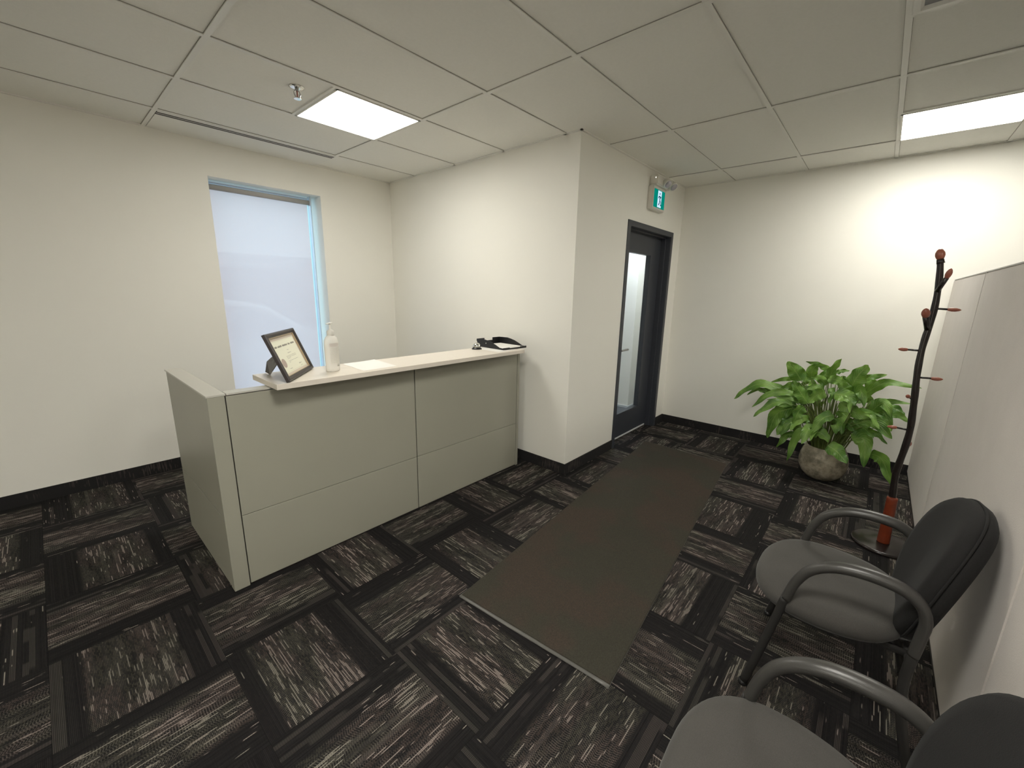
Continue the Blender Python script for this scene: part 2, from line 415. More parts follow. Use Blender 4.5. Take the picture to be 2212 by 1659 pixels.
sbox('wall_right', M['wall'], 'cream wall beyond the partition', 'wall', [((X0, Y0-0.1, 0), (XD, Y0, 2.9))])
sbox('wall_rear', M['wall'], 'cream wall behind the viewer', 'wall', [((X0-0.1, Y0, 0), (X0, YW, 2.9))])
# ceiling: tiles recessed a hair above the grid; holes where fixtures sit
AY = [3.758, 3.136, 2.525, 1.913, 1.304, 0.703, 0.105]; 
AY_all = [YW, 3.758, 3.136, 2.525, 1.913, 1.304, 0.703, 0.105] + [0.105-0.6*k for k in range(1, 6)] + [Y0]
BX_all = [X0] + [0.70-1.21*k for k in range(3, 0, -1)] + [0.70, 1.913, 3.123, 4.310, XD]
bm = bmesh.new(); box(bm, (X0, Y0, H+0.006), (XD, YW, H+0.03))
struct('ceiling', bm, M['tile'], 'suspended ceiling of plain off-white mineral tiles', 'ceiling')
bm = bmesh.new(); tb = 0.012
for y in AY_all[1:-1]: box(bm, (X0, y-tb, H-0.001), (XD, y+tb, H+0.007))
for x in BX_all[1:-1]: box(bm, (x-tb, Y0, H-0.0015), (x+tb, YW, H+0.0068))
for x, ya, yb in ((1.317, 2.525, 3.136), (3.715, -0.495, 0.105), (2.515, -0.495, 0.105), (-0.5, 1.304, 1.913)):
    box(bm, (x-tb, ya, H-0.0012), (x+tb, yb, H+0.0066))
struct('trim_1', bm, M['tbar'], 'painted metal grid holding the ceiling tiles', 'ceiling grid')
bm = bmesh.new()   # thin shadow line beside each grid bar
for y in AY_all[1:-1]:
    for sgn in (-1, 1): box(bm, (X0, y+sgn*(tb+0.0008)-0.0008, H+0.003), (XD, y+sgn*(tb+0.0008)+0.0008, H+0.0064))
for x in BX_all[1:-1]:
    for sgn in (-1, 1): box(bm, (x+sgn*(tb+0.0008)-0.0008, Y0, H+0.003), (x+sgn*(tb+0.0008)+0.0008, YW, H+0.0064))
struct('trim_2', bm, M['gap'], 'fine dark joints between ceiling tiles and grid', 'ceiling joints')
# wall angle at ceiling edges
bm = bmesh.new(); w = 0.018
box(bm, (X0, YW-w, H-0.001), (XB, YW, H+0.006)); box(bm, (XB-w, YC-w, H-0.001), (XB, YW, H+0.006))
box(bm, (XB-w, YC-w, H-0.001), (XD, YC, H+0.006)); box(bm, (XD-w, Y0, H-0.001), (XD, YC, H+0.006))
struct('trim_3', bm, M['tbar'], 'painted angle where ceiling meets the walls', 'ceiling angle')
# baseboards (carpet base)
bh = 0.092; bt = 0.008
sbox('baseboard_left', M['cbase'], 'black carpet base along the window wall', 'baseboard', [((X0, YW-bt, 0), (XB, YW, bh))])
sbox('baseboard_alcove', M['cbase'], 'black carpet base beside the desk end', 'baseboard', [((XB-bt, YC-bt, 0), (XB, YW-bt, bh))])
sbox('baseboard_door', M['cbase'], 'black carpet base either side of the door', 'baseboard', [((XB, YC-bt, 0), (DX0-0.054, YC, bh)), ((DX1+0.052, YC-bt, 0), (XD-bt, YC, bh))])
sbox('baseboard_back', M['cbase'], 'black carpet base behind the potted plant', 'baseboard', [((XD-bt, Y0, 0), (XD, YC, bh))])

# ---- window
win = thing('window_1', 'tall narrow window in a deep reveal behind the desk', 'window'); win['kind'] = 'structure'
yf = YW+0.215
boxes('window_frame', M['wframe'], win, [((WX0, yf, WZ0), (WX0+0.012, yf+0.06, WZ1)), ((WX1-0.005, yf, WZ0), (WX1, yf+0.06, WZ1)), ((WX0, yf, WZ0), (WX1, yf+0.06, WZ0+0.04)), ((WX0, yf, WZ1-0.012), (WX1, yf+0.06, WZ1))])
boxes('window_pane', M['glass'], win, [((WX0+0.01, yf+0.03, WZ0+0.03), (WX1-0.01, yf+0.034, WZ1-0.01))])
boxes('window_sill', M['white'], win, [((WX0, YW-0.01, WZ0-0.02), (WX1, yf, WZ0+0.004))])
# roller blind inside the reveal
bl = thing('roller_blind', 'pale translucent roller blind pulled down over the tall window', 'blind', (1.49, YW+0.13, 2.30))
def f_(bm): tube(bm, [(-0.415, 0, 0), (0.405, 0, 0)], 0.022, 20)
part('roller_tube', M['blindbar'], bl, f_, smooth=True)
for x in (-0.425, 0.408):
    part('bracket', M['wframe'], bl, lambda bm: box(bm, (x, -0.028, -0.026), (x+0.008, 0.03, 0.054)))
def f_(bm): box(bm, (-0.418, 0.020, -1.93), (0.398, 0.0206, 0.0))
part('blind_fabric', M['blind'], bl, f_)
def f_(bm): box(bm, (-0.418, 0.013, -1.955), (0.398, 0.027, -1.925))
part('bottom_bar', M['blindbar'], bl, f_, bevel=0.003)

# ---- door
dr = thing('door_1', 'dark charcoal steel door with a tall glass panel', 'door'); dr['kind'] = 'structure'
FX0, FX1, FZ = 3.537, 4.582, 2.135
yd = 1.880
boxes('door_frame', M['frame'], dr, [
    ((FX0, YC-0.008, 0), (DX0, YC+0.006, FZ)), ((DX1, YC-0.008, 0), (FX1, YC+0.006, FZ)), ((FX0, YC-0.0075, DZ), (FX1, YC+0.006, FZ)),
    ((DX0-0.02, YC, 0), (DX0+0.002, YC+0.045, DZ)), ((DX1-0.002, YC, 0), (DX1+0.02, YC+0.045, DZ)), ((DX0, YC, DZ-0.002), (DX1, YC+0.045, DZ+0.02)),
    ((DX0, YC+0.045, 0), (DX0+0.016, YC+0.095, DZ)), ((DX1-0.016, YC+0.045, 0), (DX1, YC+0.095, DZ)), ((DX0, YC+0.045, DZ-0.016), (DX1, YC+0.095, DZ)),
    ((DX0-0.02, YC+0.09, 0), (DX0+0.004, YC+0.15, DZ)), ((DX1-0.004, YC+0.09, 0), (DX1+0.02, YC+0.15, DZ)), ((DX0, YC+0.09, DZ-0.004), (DX1, YC+0.15, DZ+0.02))], bevel=0.0015)
LX0, LX1, LZ0, LZ1 = DX0+0.006, DX1-0.006, 0.014, DZ-0.008
GX0, GX1, GZ0, GZ1 = 3.742, 4.274, 0.278, 1.886
leaf = boxes('door_leaf', M['frame'], dr, [((LX0, yd, LZ0), (GX0, yd+0.044, LZ1)), ((GX1, yd, LZ0), (LX1, yd+0.044, LZ1)), ((GX0, yd, LZ0), (GX1, yd+0.044, GZ0)), ((GX0, yd, GZ1), (GX1, yd+0.044, LZ1))])
gb = 0.022
boxes('glazing_bead', M['frame'], leaf, [((GX0-gb, yd-0.007, GZ0-gb), (GX0, yd+0.002, GZ1+gb)), ((GX1, yd-0.007, GZ0-gb), (GX1+gb, yd+0.002, GZ1+gb)), ((GX0, yd-0.007, GZ1), (GX1, yd+0.002, GZ1+gb)), ((GX0, yd-0.007, GZ0-gb), (GX1, yd+0.002, GZ0))], bevel=0.001)
boxes('glass_pane', M['doorglass'], leaf, [((GX0, yd+0.018, GZ0), (GX1, yd+0.024, GZ1))])
def f_(bm):
    lathe(bm, [(0.026, 0), (0.026, 0.008), (0.012, 0.012), (0.011, 0.05)], 20, Matrix.Translation((3.70, yd, 0.955)) @ Matrix.Rotation(math.radians(90), 4, 'X'))
    tube(bm, smooth_path([(3.70, yd-0.05, 0.955), (3.74, yd-0.052, 0.956), (3.83, yd-0.050, 0.955)]), 0.010, 12)
part('door_handle', M['steel'], leaf, f_, smooth=True)
boxes('door_seal', M['seal'], leaf, [((LX0+0.02, yd-0.006, 0.004), (LX1-0.02, yd+0.002, 0.018))])

# ---- vestibule behind the door
VY1 = 3.4
sbox('wall_vestibule', M['wall'], 'white wall seen through the glass of the door', 'wall',
     [((5.035, 2.345, 0.0), (7.2, VY1, 2.9)), ((XB+0.14, VY1, 0), (5.2, VY1+0.1, 2.9)), ((7.2, 1.92, 0.0), (7.3, VY1, 2.9)), ((XD+0.1, 1.826, 0), (7.2, 1.926, 2.9))])
sbox('floor_vestibule', plain('vestibule_floor', (0.10, 0.105, 0.115), 0.5), 'grey floor seen through the glass of the door', 'floor', [((XD+0.1, YC+0.14, -0.1), (7.2, VY1, -0.001)), ((XB+0.14, YC+0.14, -0.05), (XD+0.1, VY1, 0.003))])
sbox('ceiling_vestibule', M['tile'], 'ceiling of the lobby beyond the door', 'ceiling', [((XB+0.14, YC+0.14, 2.62), (7.2, VY1, 2.7))])
sbox('baseboard_vestibule', M['seal'], 'pale skirting in the lobby beyond the door', 'baseboard', [((5.027, 2.345, 0), (5.035, VY1, 0.03)), ((5.027, 2.337, 0), (7.2, 2.345, 0.03))])

# ================================================================== OUTSIDE
sbox('floor_outside', M['asphalt'], 'grey asphalt outside the window', 'ground', [((-6, YW+0.35, -0.5), (16, 30, -0.42))])
b = thing('commercial_building', 'pale commercial building faintly visible through the blind', 'building', (5.0, 17.5, -0.42))
boxes('wall', M['facade'], b, [((-14, 0, 0), (12, 4, 2.05))])
boxes('fascia', M['facade'], b, [((-14.1, -0.15, 2.05), (12.1, 4.1, 2.95))])
boxes('band', M['facade2'], b, [((-14.2, -0.3, 2.55), (2.2, -0.1, 2.95))])
boxes('window_strip', M['facadedark'], b, [((-12+2.6*k, -0.05, 0.5), (-10+2.6*k, 0.02, 1.9)) for k in range(8)])
boxes('roof', M['facade2'], b, [((-14.2, -0.2, 2.95), (12.2, 4.2, 3.05))])
v = thing('parked_car', 'white car parked outside, faintly seen through the blind', 'car', (2.3, 7.6, -0.42))
prof = [(-2.3, 0.35), (-2.35, 0.9), (-2.2, 1.12), (-1.75, 1.20), (-1.35, 1.62), (-0.9, 1.69), (-0.1, 1.68), (0.25, 1.58), (0.95, 1.12), (1.55, 1.04), (2.05, 0.92), (2.25, 0.72), (2.28, 0.38), (1.9, 0.28), (-2.0, 0.28)]
RX = Matrix.Rotation(math.radians(90), 4, 'X')
def f_(bm): prism(bm, prof, -1.75, RX)
part('body', M['carpaint'], v, f_, bevel=0.06)
gl = [(-1.6, 1.18), (-1.28, 1.55), (-0.85, 1.62), (-0.12, 1.61), (0.18, 1.52), (0.78, 1.12), (0.7, 1.08), (-1.5, 1.10)]
def f_(bm): prism(bm, gl, 0.012, RX)
part('side_window', M['carglass'], v, f_)
for x in (-1.45, 1.4):
    def f_(bm): lathe(bm, [(0.2, 0), (0.33, 0.01), (0.345, 0.05), (0.345, 0.18), (0.3, 0.22)], 28, Matrix.Translation((x, -0.02, 0.345)) @ Matrix.Rotation(math.radians(-90), 4, 'X'))
    w_ = part('wheel', M['tyre'], v, f_, smooth=True)
def f_(bm): box(bm, (0.52, -0.22, 1.10), (0.66, -0.0, 1.26), 0.03)
part('side_mirror', M['carpaint'], v, f_)
def f_(bm): box(bm, (2.02, -0.01, 0.68), (2.24, 0.15, 0.84), 0.02)
part('headlight', M['chrome'], v, f_)

# ================================================================== CEILING FIXTURES
def ceiling_light(name, label, x0, y0, w, d, mat, strips=True):
    t = thing('ceiling_light', label, 'ceiling light', (x0+w/2, y0+d/2, H), group='recessed ceiling lights')
    a, c = w/2, d/2
    def f_(bm):
        for p, q in (((-a, -c), (a, -c+0.012)), ((-a, c-0.012), (a, c)), ((-a, -c), (-a+0.012, c)), ((a-0.012, -c), (a, c))):
            box(bm, (p[0], p[1], -0.004), (q[0], q[1], 0.006))
    part('light_frame', M['white'], t, f_)
    def f_(bm): box(bm, (-a+0.012, -c+0.012, -0.001), (a-0.012, c-0.012, 0.004))
    part('diffuser', mat, t, f_)
    return t
ceiling_light('l', 'square recessed light panel over the reception desk', 1.325, 2.541, 0.584, 0.586, M['lamp_desk'])
ceiling_light('l', 'square recessed light panel near the back wall, cut by the photo edge', 3.727, -0.485, 0.576, 0.586, M['lamp_back'])
ceiling_light('l', 'unseen light panel added to brighten the lobby beyond the glass door', 4.3, 1.97, 0.58, 0.3, M['fill_vest'])  # added bluish fill for the lobby; no fixture is seen there
lr = ceiling_light('l', 'recessed light panel overhead, just outside the top of the photo', 0.112, 0.112, 0.58, 0.58, M['lamp_rear'])
ceiling_light('l', 'unseen fill light panel added behind the viewer at the far end of the room', -3.0, 0.112, 0.58, 0.58, M['fill_far'])  # unseen fill panel, added to lift the walls from behind the viewer
ceiling_light('l', 'unseen fill light panel added on the far side of the partition', 1.0, -2.2, 0.58, 0.58, M['lamp_rear'])  # unseen fill panel, added so light spills over the partition

t = thing('sprinkler_head', 'chrome pendent sprinkler head on a ceiling tile', 'sprinkler', (1.175, 2.715, H+0.006))
def f_(bm): lathe(bm, [(0.0405, 0), (0.0405, -0.004), (0.030, -0.008), (0.016, -0.009)], 28)
part('escutcheon', M['chrome'], t, f_, smooth=True)
def f_(bm):
    lathe(bm, [(0.011, -0.008), (0.011, -0.022)], 12)
    for sx in (-1, 1): tube(bm, smooth_path([(sx*0.010, 0, -0.02), (sx*0.017, 0, -0.035), (sx*0.012, 0, -0.05), (sx*0.003, 0, -0.058)], 4), 0.0035, 8)
part('sprinkler_body', M['steel'], t, f_, smooth=True)
def f_(bm): lathe(bm, [(0.003, -0.057), (0.020, -0.060), (0.020, -0.063), (0.003, -0.0635)], 20)
part('deflector', M['chrome'], t, f_)
def f_(bm): lathe(bm, [(0.004, -0.022), (0.004, -0.055)], 8)
part('glass_bulb', M['bud'], t, f_)

t = thing('slot_diffuser', 'long narrow white air slot in the ceiling above the window wall', 'air vent', (1.316, 3.98, H))
def f_(bm):
    box(bm, (-0.60, -0.208, -0.003), (0.60, -0.190, 0.006)); box(bm, (-0.60, -0.166, -0.003), (0.60, -0.158, 0.006))
    box(bm, (-0.60, -0.134, -0.003), (0.60, 0.21, 0.006))
part('slot_frame', M['tbar'], t, f_)
def f_(bm): box(bm, (-0.60, -0.192, -0.002), (0.60, -0.132, 0.003))
part('slot', M['darkgap'], t, f_)

t = thing('air_diffuser', 'square white four-way ceiling air vent at the top right corner', 'air vent', (2.219, -0.193, H))
def f_(bm):
    w = 0.288
    for z0, z1, r0, r1 in ((-0.004, -0.006, w, w-0.022), (-0.006, 0.05, w-0.022, w-0.07)):
        for sx, sy in ((1, 1),):
            A = [(-r0, -r0, z0), (r0, -r0, z0), (r0, r0, z0), (-r0, r0, z0)]; B = [(-r1, -r1, z1), (r1, -r1, z1), (r1, r1, z1), (-r1, r1, z1)]
            for k in range(4): quad(bm, [A[k], A[(k+1) % 4], B[(k+1) % 4], B[k]])
part('vent_frame', M['tbar'], t, f_)
def f_(bm):
    for r0, z in ((0.20, 0.0), (0.13, 0.0)):
        r1 = r0-0.055; z1 = z+0.035
        A = [(-r0, -r0, z), (r0, -r0, z), (r0, r0, z), (-r0, r0, z)]; B = [(-r1, -r1, z1), (r1, -r1, z1), (r1, r1, z1), (-r1, r1, z1)]
        for k in range(4): quad(bm, [A[k], A[(k+1) % 4], B[(k+1) % 4], B[k]])
    box(bm, (-0.07, -0.07, 0.0), (0.07, 0.07, 0.004))
part('vent_cone', M['white'], t, f_)
def f_(bm): box(bm, (-0.26, -0.26, 0.0052), (0.26, 0.26, 0.0058))
part('vent_throat', M['ventin'], t, f_)

# ================================================================== RECEPTION DESK
DYF = 2.2; DK0 = 0.438; DK1 = 2.605; DZT = 1.006
desk = thing('reception_desk', 'grey-green panelled reception desk with a pale transaction counter', 'desk', (1.52, 2.2, 0))
def dbox(name, mat, lst, bevel=0.0015, parent=desk):
    bm = bmesh.new()
    for a, b_ in lst: box(bm, (a[0]-1.52, a[1]-2.2, a[2]), (b_[0]-1.52, b_[1]-2.2, b_[2]))
    return obj(name, bm, mat, parent, bevel=bevel)
dbox('corner_post', M['desk'], [((DK0, DYF, 0.004), (DK0+0.068, DYF+0.055, DZT))])
DYE = 3.085
dbox('end_panel', M['desk'], [((DK0+0.002, DYF+0.057, 0.004), (DK0+0.066, DYE, 0.398)), ((DK0+0.002, DYF+0.057, 0.402), (DK0+0.066, DYE, DZT))])
seam_x = 1.553
sz = 0.391
for x0, x1 in ((DK0+0.073, seam_x-0.0035), (seam_x+0.0035, DK1-0.031)):
    for z0, z1 in ((0.012, sz-0.0015), (sz+0.0015, DZT-0.004)):
        dbox('front_panel', M['desk'], [((x0, DYF+0.004, z0), (x1, DYF+0.05, z1))])
dbox('panel_core', M['darkgap'], [((DK0+0.066, DYF+0.012, 0.0), (DK1-0.02, DYF+0.045, DZT-0.006))], 0)
dbox('desk_end_post', M['desk'], [((DK1-0.026, DYF+0.002, 0.004), (DK1, DYF+0.20, DZT))])
dbox('top_cap', M['deskcap'], [((DK0-0.004, DYF-0.002, DZT), (DK0+0.072, DYE+0.004, DZT+0.009)), ((DK0+0.075, DYF-0.002, DZT), (DK1, DYF+0.066, DZT+0.009))])
dbox('transaction_counter', M['slab'], [((0.694, 2.092, 1.018), (2.535, 2.428, 1.046))], 0.002)
for x in (0.80, 1.5, 2.2): dbox('counter_bracket', M['deskcap'], [((x, 2.215, 1.0145), (x+0.05, 2.262, 1.019))], 0)
dbox('worksurface', M['slab'], [((DK0+0.066, DYF+0.05, 0.715), (DK1-0.03, DYF+0.74, 0.742))])

ZT = 1.0462
# certificate in a frame
BL = Vector((0.747, 2.094, 0)); 
ct = thing('certificate_frame', 'certificate in a dark wood frame leaning on its easel strut', 'picture frame', (0.8665, 2.2375, ZT))
wv = Vector((0.239, 0.287, 0)); wl = 0.371; wv = wv.normalized(); hv = Vector((-0.0708, 0.0589, 0.2277)); hl = 0.2456; hv = hv.normalized(); nv = wv.cross(hv)
# nv points towards the viewer's side
if nv.dot(Vector((0, 0, 1.5)) - Vector((0.85, 2.2, 1.1))) < 0: nv = -nv
M4 = Matrix(((wv.x, hv.x, nv.x, 0), (wv.y, hv.y, nv.y, 0), (wv.z, hv.z, nv.z, 0.0032), (0, 0, 0, 1)))
M4 = Matrix.Translation(Vector((-0.0, -0.0, 0))) @ M4
HW = wl/2
def lbox(bm, a, b_, bev=0): 
    n0 = len(bm.verts); box(bm, a, b_, bev)
    bm.verts.ensure_lookup_table()
    for v_ in bm.verts[n0:]: v_.co = M4 @ v_.co
def f_(bm):
    prof = [(0, -0.008), (0, 0.006), (0.004, 0.011), (0.012, 0.012), (0.019, 0.006), (0.023, 0.004), (0.023, -0.008)]
    cs = [(-HW, 0, 1, 1), (HW, 0, -1, 1), (HW, hl, -1, -1), (-HW, hl, 1, -1)]
    rings = [[bm.verts.new(M4 @ Vector((x+sx*d, y+sy*d, z))) for d, z in prof] for x, y, sx, sy in cs]
    n = len(prof)
    for k in range(4):
        A, B = rings[k], rings[(k+1) % 4]
        for q in range(n): bm.faces.new((A[q], B[q], B[(q+1) % n], A[(q+1) % n]))
part('wood_frame', M['fwood'], ct, f_)
def f_(bm):
    i = 0.023; w = 0.0028
    for a, b_ in (((-HW+i, i), (HW-i, i+w)), ((-HW+i, hl-i-w), (HW-i, hl-i)), ((-HW+i, i), (-HW+i+w, hl-i)), ((HW-i-w, i), (HW-i, hl-i))):
        lbox(bm, (a[0], a[1], -0.004), (b_[0], b_[1], 0.0035))
part('gilt_lip', M['gold'], ct, f_)
mb = part('mat_board', M['mat_board'], ct, lambda bm: lbox(bm, (-HW+0.02, 0.02, -0.006), (HW-0.02, hl-0.02, -0.0045)))
PW0, PW1, PH0, PH1 = -HW+0.034, HW-0.040, 0.036, hl-0.042
cp = part('certificate_paper', M['certpaper'], ct, lambda bm: lbox(bm, (PW0, PH0, -0.0045), (PW1, PH1, -0.0038)))
rnd = random.Random(3)
def words(bm, x0, x1, y, h, z, cw, gapw=0.35, fill=0.9):
    x = x0
    while x < x1:
        n = rnd.randint(3, 9)
        for _ in range(n):
            if x+cw*0.75 > x1: break
            lbox(bm, (x, y, z), (x+cw*0.78, y+h*rnd.uniform(0.7, 1.0), z+0.0002)); x += cw
        x += cw*1.3
def f_(bm):
    words(bm, PW0+0.022, PW1-0.010, PH1-0.036, 0.010, -0.0037, 0.0072)
part('printed_heading', M['ink'], cp, f_)
def f_(bm):
    cx = (PW0+PW1)/2+0.012
    words(bm, cx-0.012, cx+0.015, PH1-0.060, 0.003, -0.0037, 0.003)
    words(bm, cx-0.022, cx+0.024, PH1-0.076, 0.004, -0.0037, 0.0035)
    for k in range(3): words(bm, cx-0.055, cx+(0.075 if k < 2 else -0.01), PH1-0.090-0.0065*k, 0.0028, -0.0037, 0.0032)
    for k in range(2): words(bm, cx-0.055, cx+(0.075 if k < 1 else -0.03), PH1-0.116-0.0065*k, 0.0028, -0.0037, 0.0032)
    words(bm, PW1-0.085, PW1-0.045, PH0+0.020, 0.006, -0.0037, 0.004); words(bm, PW1-0.072, PW1-0.050, PH0+0.009, 0.003, -0.0037, 0.003)
    words(bm, PW0+0.075, PW0+0.110, PH0+0.014, 0.004, -0.0037, 0.003)
    for y in (PH0+0.004, PH1-0.004): lbox(bm, (PW0+0.004, y, -0.0037), (PW1-0.004, y+0.0008, -0.0036))
part('printed_lines', M['inkl'], cp, f_)
def f_(bm): lathe(bm, [(0.0235, -0.0038), (0.0235, -0.0034)], 32, M4 @ Matrix.Translation((PW0+0.042, 0.088, 0)))
part('seal_stamp', M['seal_ink'], cp, f_)
def f_(bm):
    # easel strut: bent board from the frame's back down to the rear of the counter
    pts = [(0.729, 2.173, 1.181), (0.757, 2.390, 1.113), (0.751, 2.410, 1.055), (0.757, 2.365, 1.0468), (0.738, 2.161, 1.146)]
    o_ = Vector((0.8665, 2.2375, ZT))
    A = [bm.verts.new(Vector(p)-o_) for p in pts]; B = [bm.verts.new(Vector(p)-o_+Vector((0.004, -0.0005, 0.0))) for p in pts]
    bm.faces.new(A); bm.faces.new(B[::-1])
    for k in range(5): bm.faces.new((A[k], A[(k+1) % 5], B[(k+1) % 5], B[k]))
part('easel_strut', M['fwood'], ct, f_)
part('back_board', M['fwood'], ct, lambda bm: lbox(bm, (-HW+0.008, 0.008, -0.0095), (HW-0.008, hl-0.008, -0.0062)))

# hand sanitizer bottle
bt_ = thing('sanitizer_bottle', 'clear pump bottle of hand sanitizer beside the framed certificate', 'bottle', (1.043, 2.248, ZT), 0.5)
SQ = Matrix.Diagonal((1.0, 0.72, 1, 1))
def f_(bm): lathe(bm, [(0.002, 0), (0.038, 0), (0.0435, 0.004), (0.0445, 0.02), (0.0455, 0.10), (0.0455, 0.150), (0.043, 0.172), (0.034, 0.190), (0.022, 0.199), (0.016, 0.203), (0.015, 0.212)], 40, SQ, cap=False)
part('bottle_body', M['bottle'], bt_, f_, smooth=True)
def f_(bm): lathe(bm, [(0.002, 0.004), (0.036, 0.004), (0.0415, 0.02), (0.0425, 0.10), (0.0425, 0.140), (0.002, 0.141)], 40, SQ, cap=False)
part('gel', plain('gel', (0.86, 0.84, 0.78), 0.15, Alpha=0.45), bt_, f_, smooth=True)
def f_(bm):
    lathe(bm, [(0.0185, 0.198), (0.0190, 0.205), (0.0190, 0.222), (0.012, 0.228), (0.0075, 0.231), (0.0055, 0.236), (0.0055, 0.262)], 28)
part('pump_collar', M['white'], bt_, f_, smooth=True)
def f_(bm):
    tube(bm, smooth_path([(0.018, 0, 0.2665), (0.0, 0, 0.2655), (-0.022, 0, 0.263), (-0.030, 0, 0.262)], 5), [0.0065]*5+[0.0065]*5+[0.005]*6, 10, up=(0, 0, 1), flat=0.45)
    lathe(bm, [(0.006, 0.258), (0.009, 0.262), (0.008, 0.267)], 16)
part('pump_head', M['white'], bt_, f_, smooth=True)
def curved(bm, a0, a1, z0, z1, off=0.0004, n=14):
    vs = []
    for k in range(n+1):
        a = a0+(a1-a0)*k/n; r = 0.0458+off
        vs.append((bm.verts.new((r*math.cos(a), 0.72*r*math.sin(a)-0.0002, z0)), bm.verts.new((r*math.cos(a), 0.72*r*math.sin(a)-0.0002, z1))))
    for p, q in zip(vs, vs[1:]): bm.faces.new((p[0], q[0], q[1], p[1]))
AA = math.radians(-150); AB = math.radians(-68)
lab = part('label_print', plain('label_tint', (0.60, 0.56, 0.52), 0.5), bt_, lambda bm: (curved(bm, AA, AB, 0.138, 0.158), curved(bm, AA, AB, 0.044, 0.045), curved(bm, AB-0.02, AB, 0.045, 0.135)))
def f_(bm):
    for k in range(11):
        z = 0.128-0.0078*k
        a = AA+0.05
        while a < AB-0.12:
            w_ = rnd.uniform(0.05, 0.22); curved(bm, a, min(a+w_, AB-0.08), z, z+0.0026, 0.0006, 4); a += w_+0.05
part('label_text', M['inkl'], bt_, f_)
def f_(bm):
    a = AB-0.50
    while a < AB-0.08:
        w_ = rnd.uniform(0.012, 0.03); curved(bm, a, a+w_, 0.028, 0.037, 0.0008, 2); a += w_+0.012
    for k in range(3): curved(bm, AB-0.45+0.14*k, AB-0.40+0.14*k, 0.040, 0.0435, 0.0008, 2)
part('barcode', M['ink'], bt_, f_)

def sheet(name, label, corners, th=0.0006, z=ZT, curl=0.0):
    cx = sum(c[0] for c in corners)/4; cy = sum(c[1] for c in corners)/4
    bm = bmesh.new(); n = 8; g = []
    A, B, C_, D = [Vector((c[0]-cx, c[1]-cy, 0)) for c in corners]
    for i in range(n+1):
        row = []
        for j in range(n+1):
            u_, v_ = i/n, j/n
            p = (A*(1-u_)+B*u_)*(1-v_)+(D*(1-u_)+C_*u_)*v_
            p.z = curl*max(0, u_-0.5)**2*4*v_
            row.append(p)
        g.append(row)
    for lay in (th, 0):
        V = [[bm.verts.new(p+Vector((0, 0, lay))) for p in row] for row in g]
        for i in range(n):
            for j in range(n): bm.faces.new((V[i][j], V[i+1][j], V[i+1][j+1], V[i][j+1]))
    o = obj(name, bm, M['paper']); o.location = (cx, cy, z)
    return tag(o, label, 'paper')
sheet('paper_sheet', 'loose white sheet lying on the counter right of the bottle', [(1.163, 2.132), (1.384, 2.141), (1.400, 2.425), (1.183, 2.418)], curl=0.004)
sheet('paper_sheet', 'white sheet sticking out from under the black letter tray', [(2.268, 2.128), (2.48, 2.136), (2.49, 2.40), (2.275, 2.395)], th=0.0008)

bell = thing('service_bell', 'chrome call bell with a black base beside the letter tray', 'bell', (2.262, 2.362, ZT+0.0008))
def f_(bm): lathe(bm, [(0.040, 0), (0.040, 0.003), (0.034, 0.008), (0.030, 0.014), (0.028, 0.016)], 36)
part('bell_base', M['blackplastic'], bell, f_, smooth=True)
def f_(bm): lathe(bm, [(0.032, 0.016), (0.0325, 0.019), (0.031, 0.028), (0.026, 0.038), (0.017, 0.046), (0.006, 0.050), (0.001, 0.0505)], 36)
part('bell_dome', M['chrome'], bell, f_, smooth=True)
def f_(bm): lathe(bm, [(0.003, 0.050), (0.003, 0.056), (0.0055, 0.058), (0.0055, 0.061), (0.002, 0.0625)], 16)
part('bell_button', M['chrome'], bell, f_, smooth=True)

tr = thing('letter_tray', 'black plastic letter tray with papers at the far end of the counter', 'letter tray', (2.362, 2.165, ZT+0.0018), math.radians(-3.5))
LW, LD, LH = 0.262, 0.325, 0.062
def sidep(bm, x0, x1):
    # side wall profile in (y,z): high at back, sweeping down to a low lip in front
    pr = [(0.0, 0.0), (LD, 0.0), (LD, LH), (LD-0.10, LH+0.002), (LD-0.145, LH-0.004), (LD-0.19, LH-0.014), (0.085, 0.030), (0.045, 0.014), (0.0, 0.012)]
    Mx = Matrix(((0, 0, 1, x0), (1, 0, 0, 0), (0, 1, 0, 0), (0, 0, 0, 1)))
    prism(bm, pr, x1-x0, Mx)
def f_(bm):
    box(bm, (0, 0, 0), (LW, LD, 0.004)); sidep(bm, 0, 0.004); sidep(bm, LW-0.004, LW)
    box(bm, (0, LD-0.004, 0), (0.085, LD, LH)); box(bm, (LW-0.085, LD-0.004, 0), (LW, LD, LH)); box(bm, (0.08, LD-0.004, 0), (LW-0.08, LD, LH-0.022))
    box(bm, (0, 0, 0), (0.07, 0.006, 0.016)); box(bm, (LW-0.07, 0, 0), (LW, 0.006, 0.016)); box(bm, (0.07, 0, 0.004), (LW-0.07, 0.004, 0.010))
part('tray_body', M['blackplastic'], tr, f_, bevel=0.001)
def f_(bm): lathe(bm, [(0.005, 0), (0.005, 0.003)], 12, Matrix.Translation((-0.002, LD-0.12, 0.035)) @ Matrix.Rotation(math.radians(90), 4, 'Y'))
part('stacking_stud', M['chrome'], tr, f_)
o = obj('paper_stack', (lambda bm: (box(bm, (0.014, 0.016, 0), (0.236, 0.285, 0.0055)), box(bm, (0.018, 0.012, 0.0055), (0.240, 0.290, 0.0075)), bm)[-1])(bmesh.new()), M['paper'])
o.location = (2.3635, 2.172, ZT+0.0066); o.rotation_euler = (math.radians(0), 0, math.radians(-4.5))
tag(o, 'thin stack of papers lying in the black letter tray', 'paper')

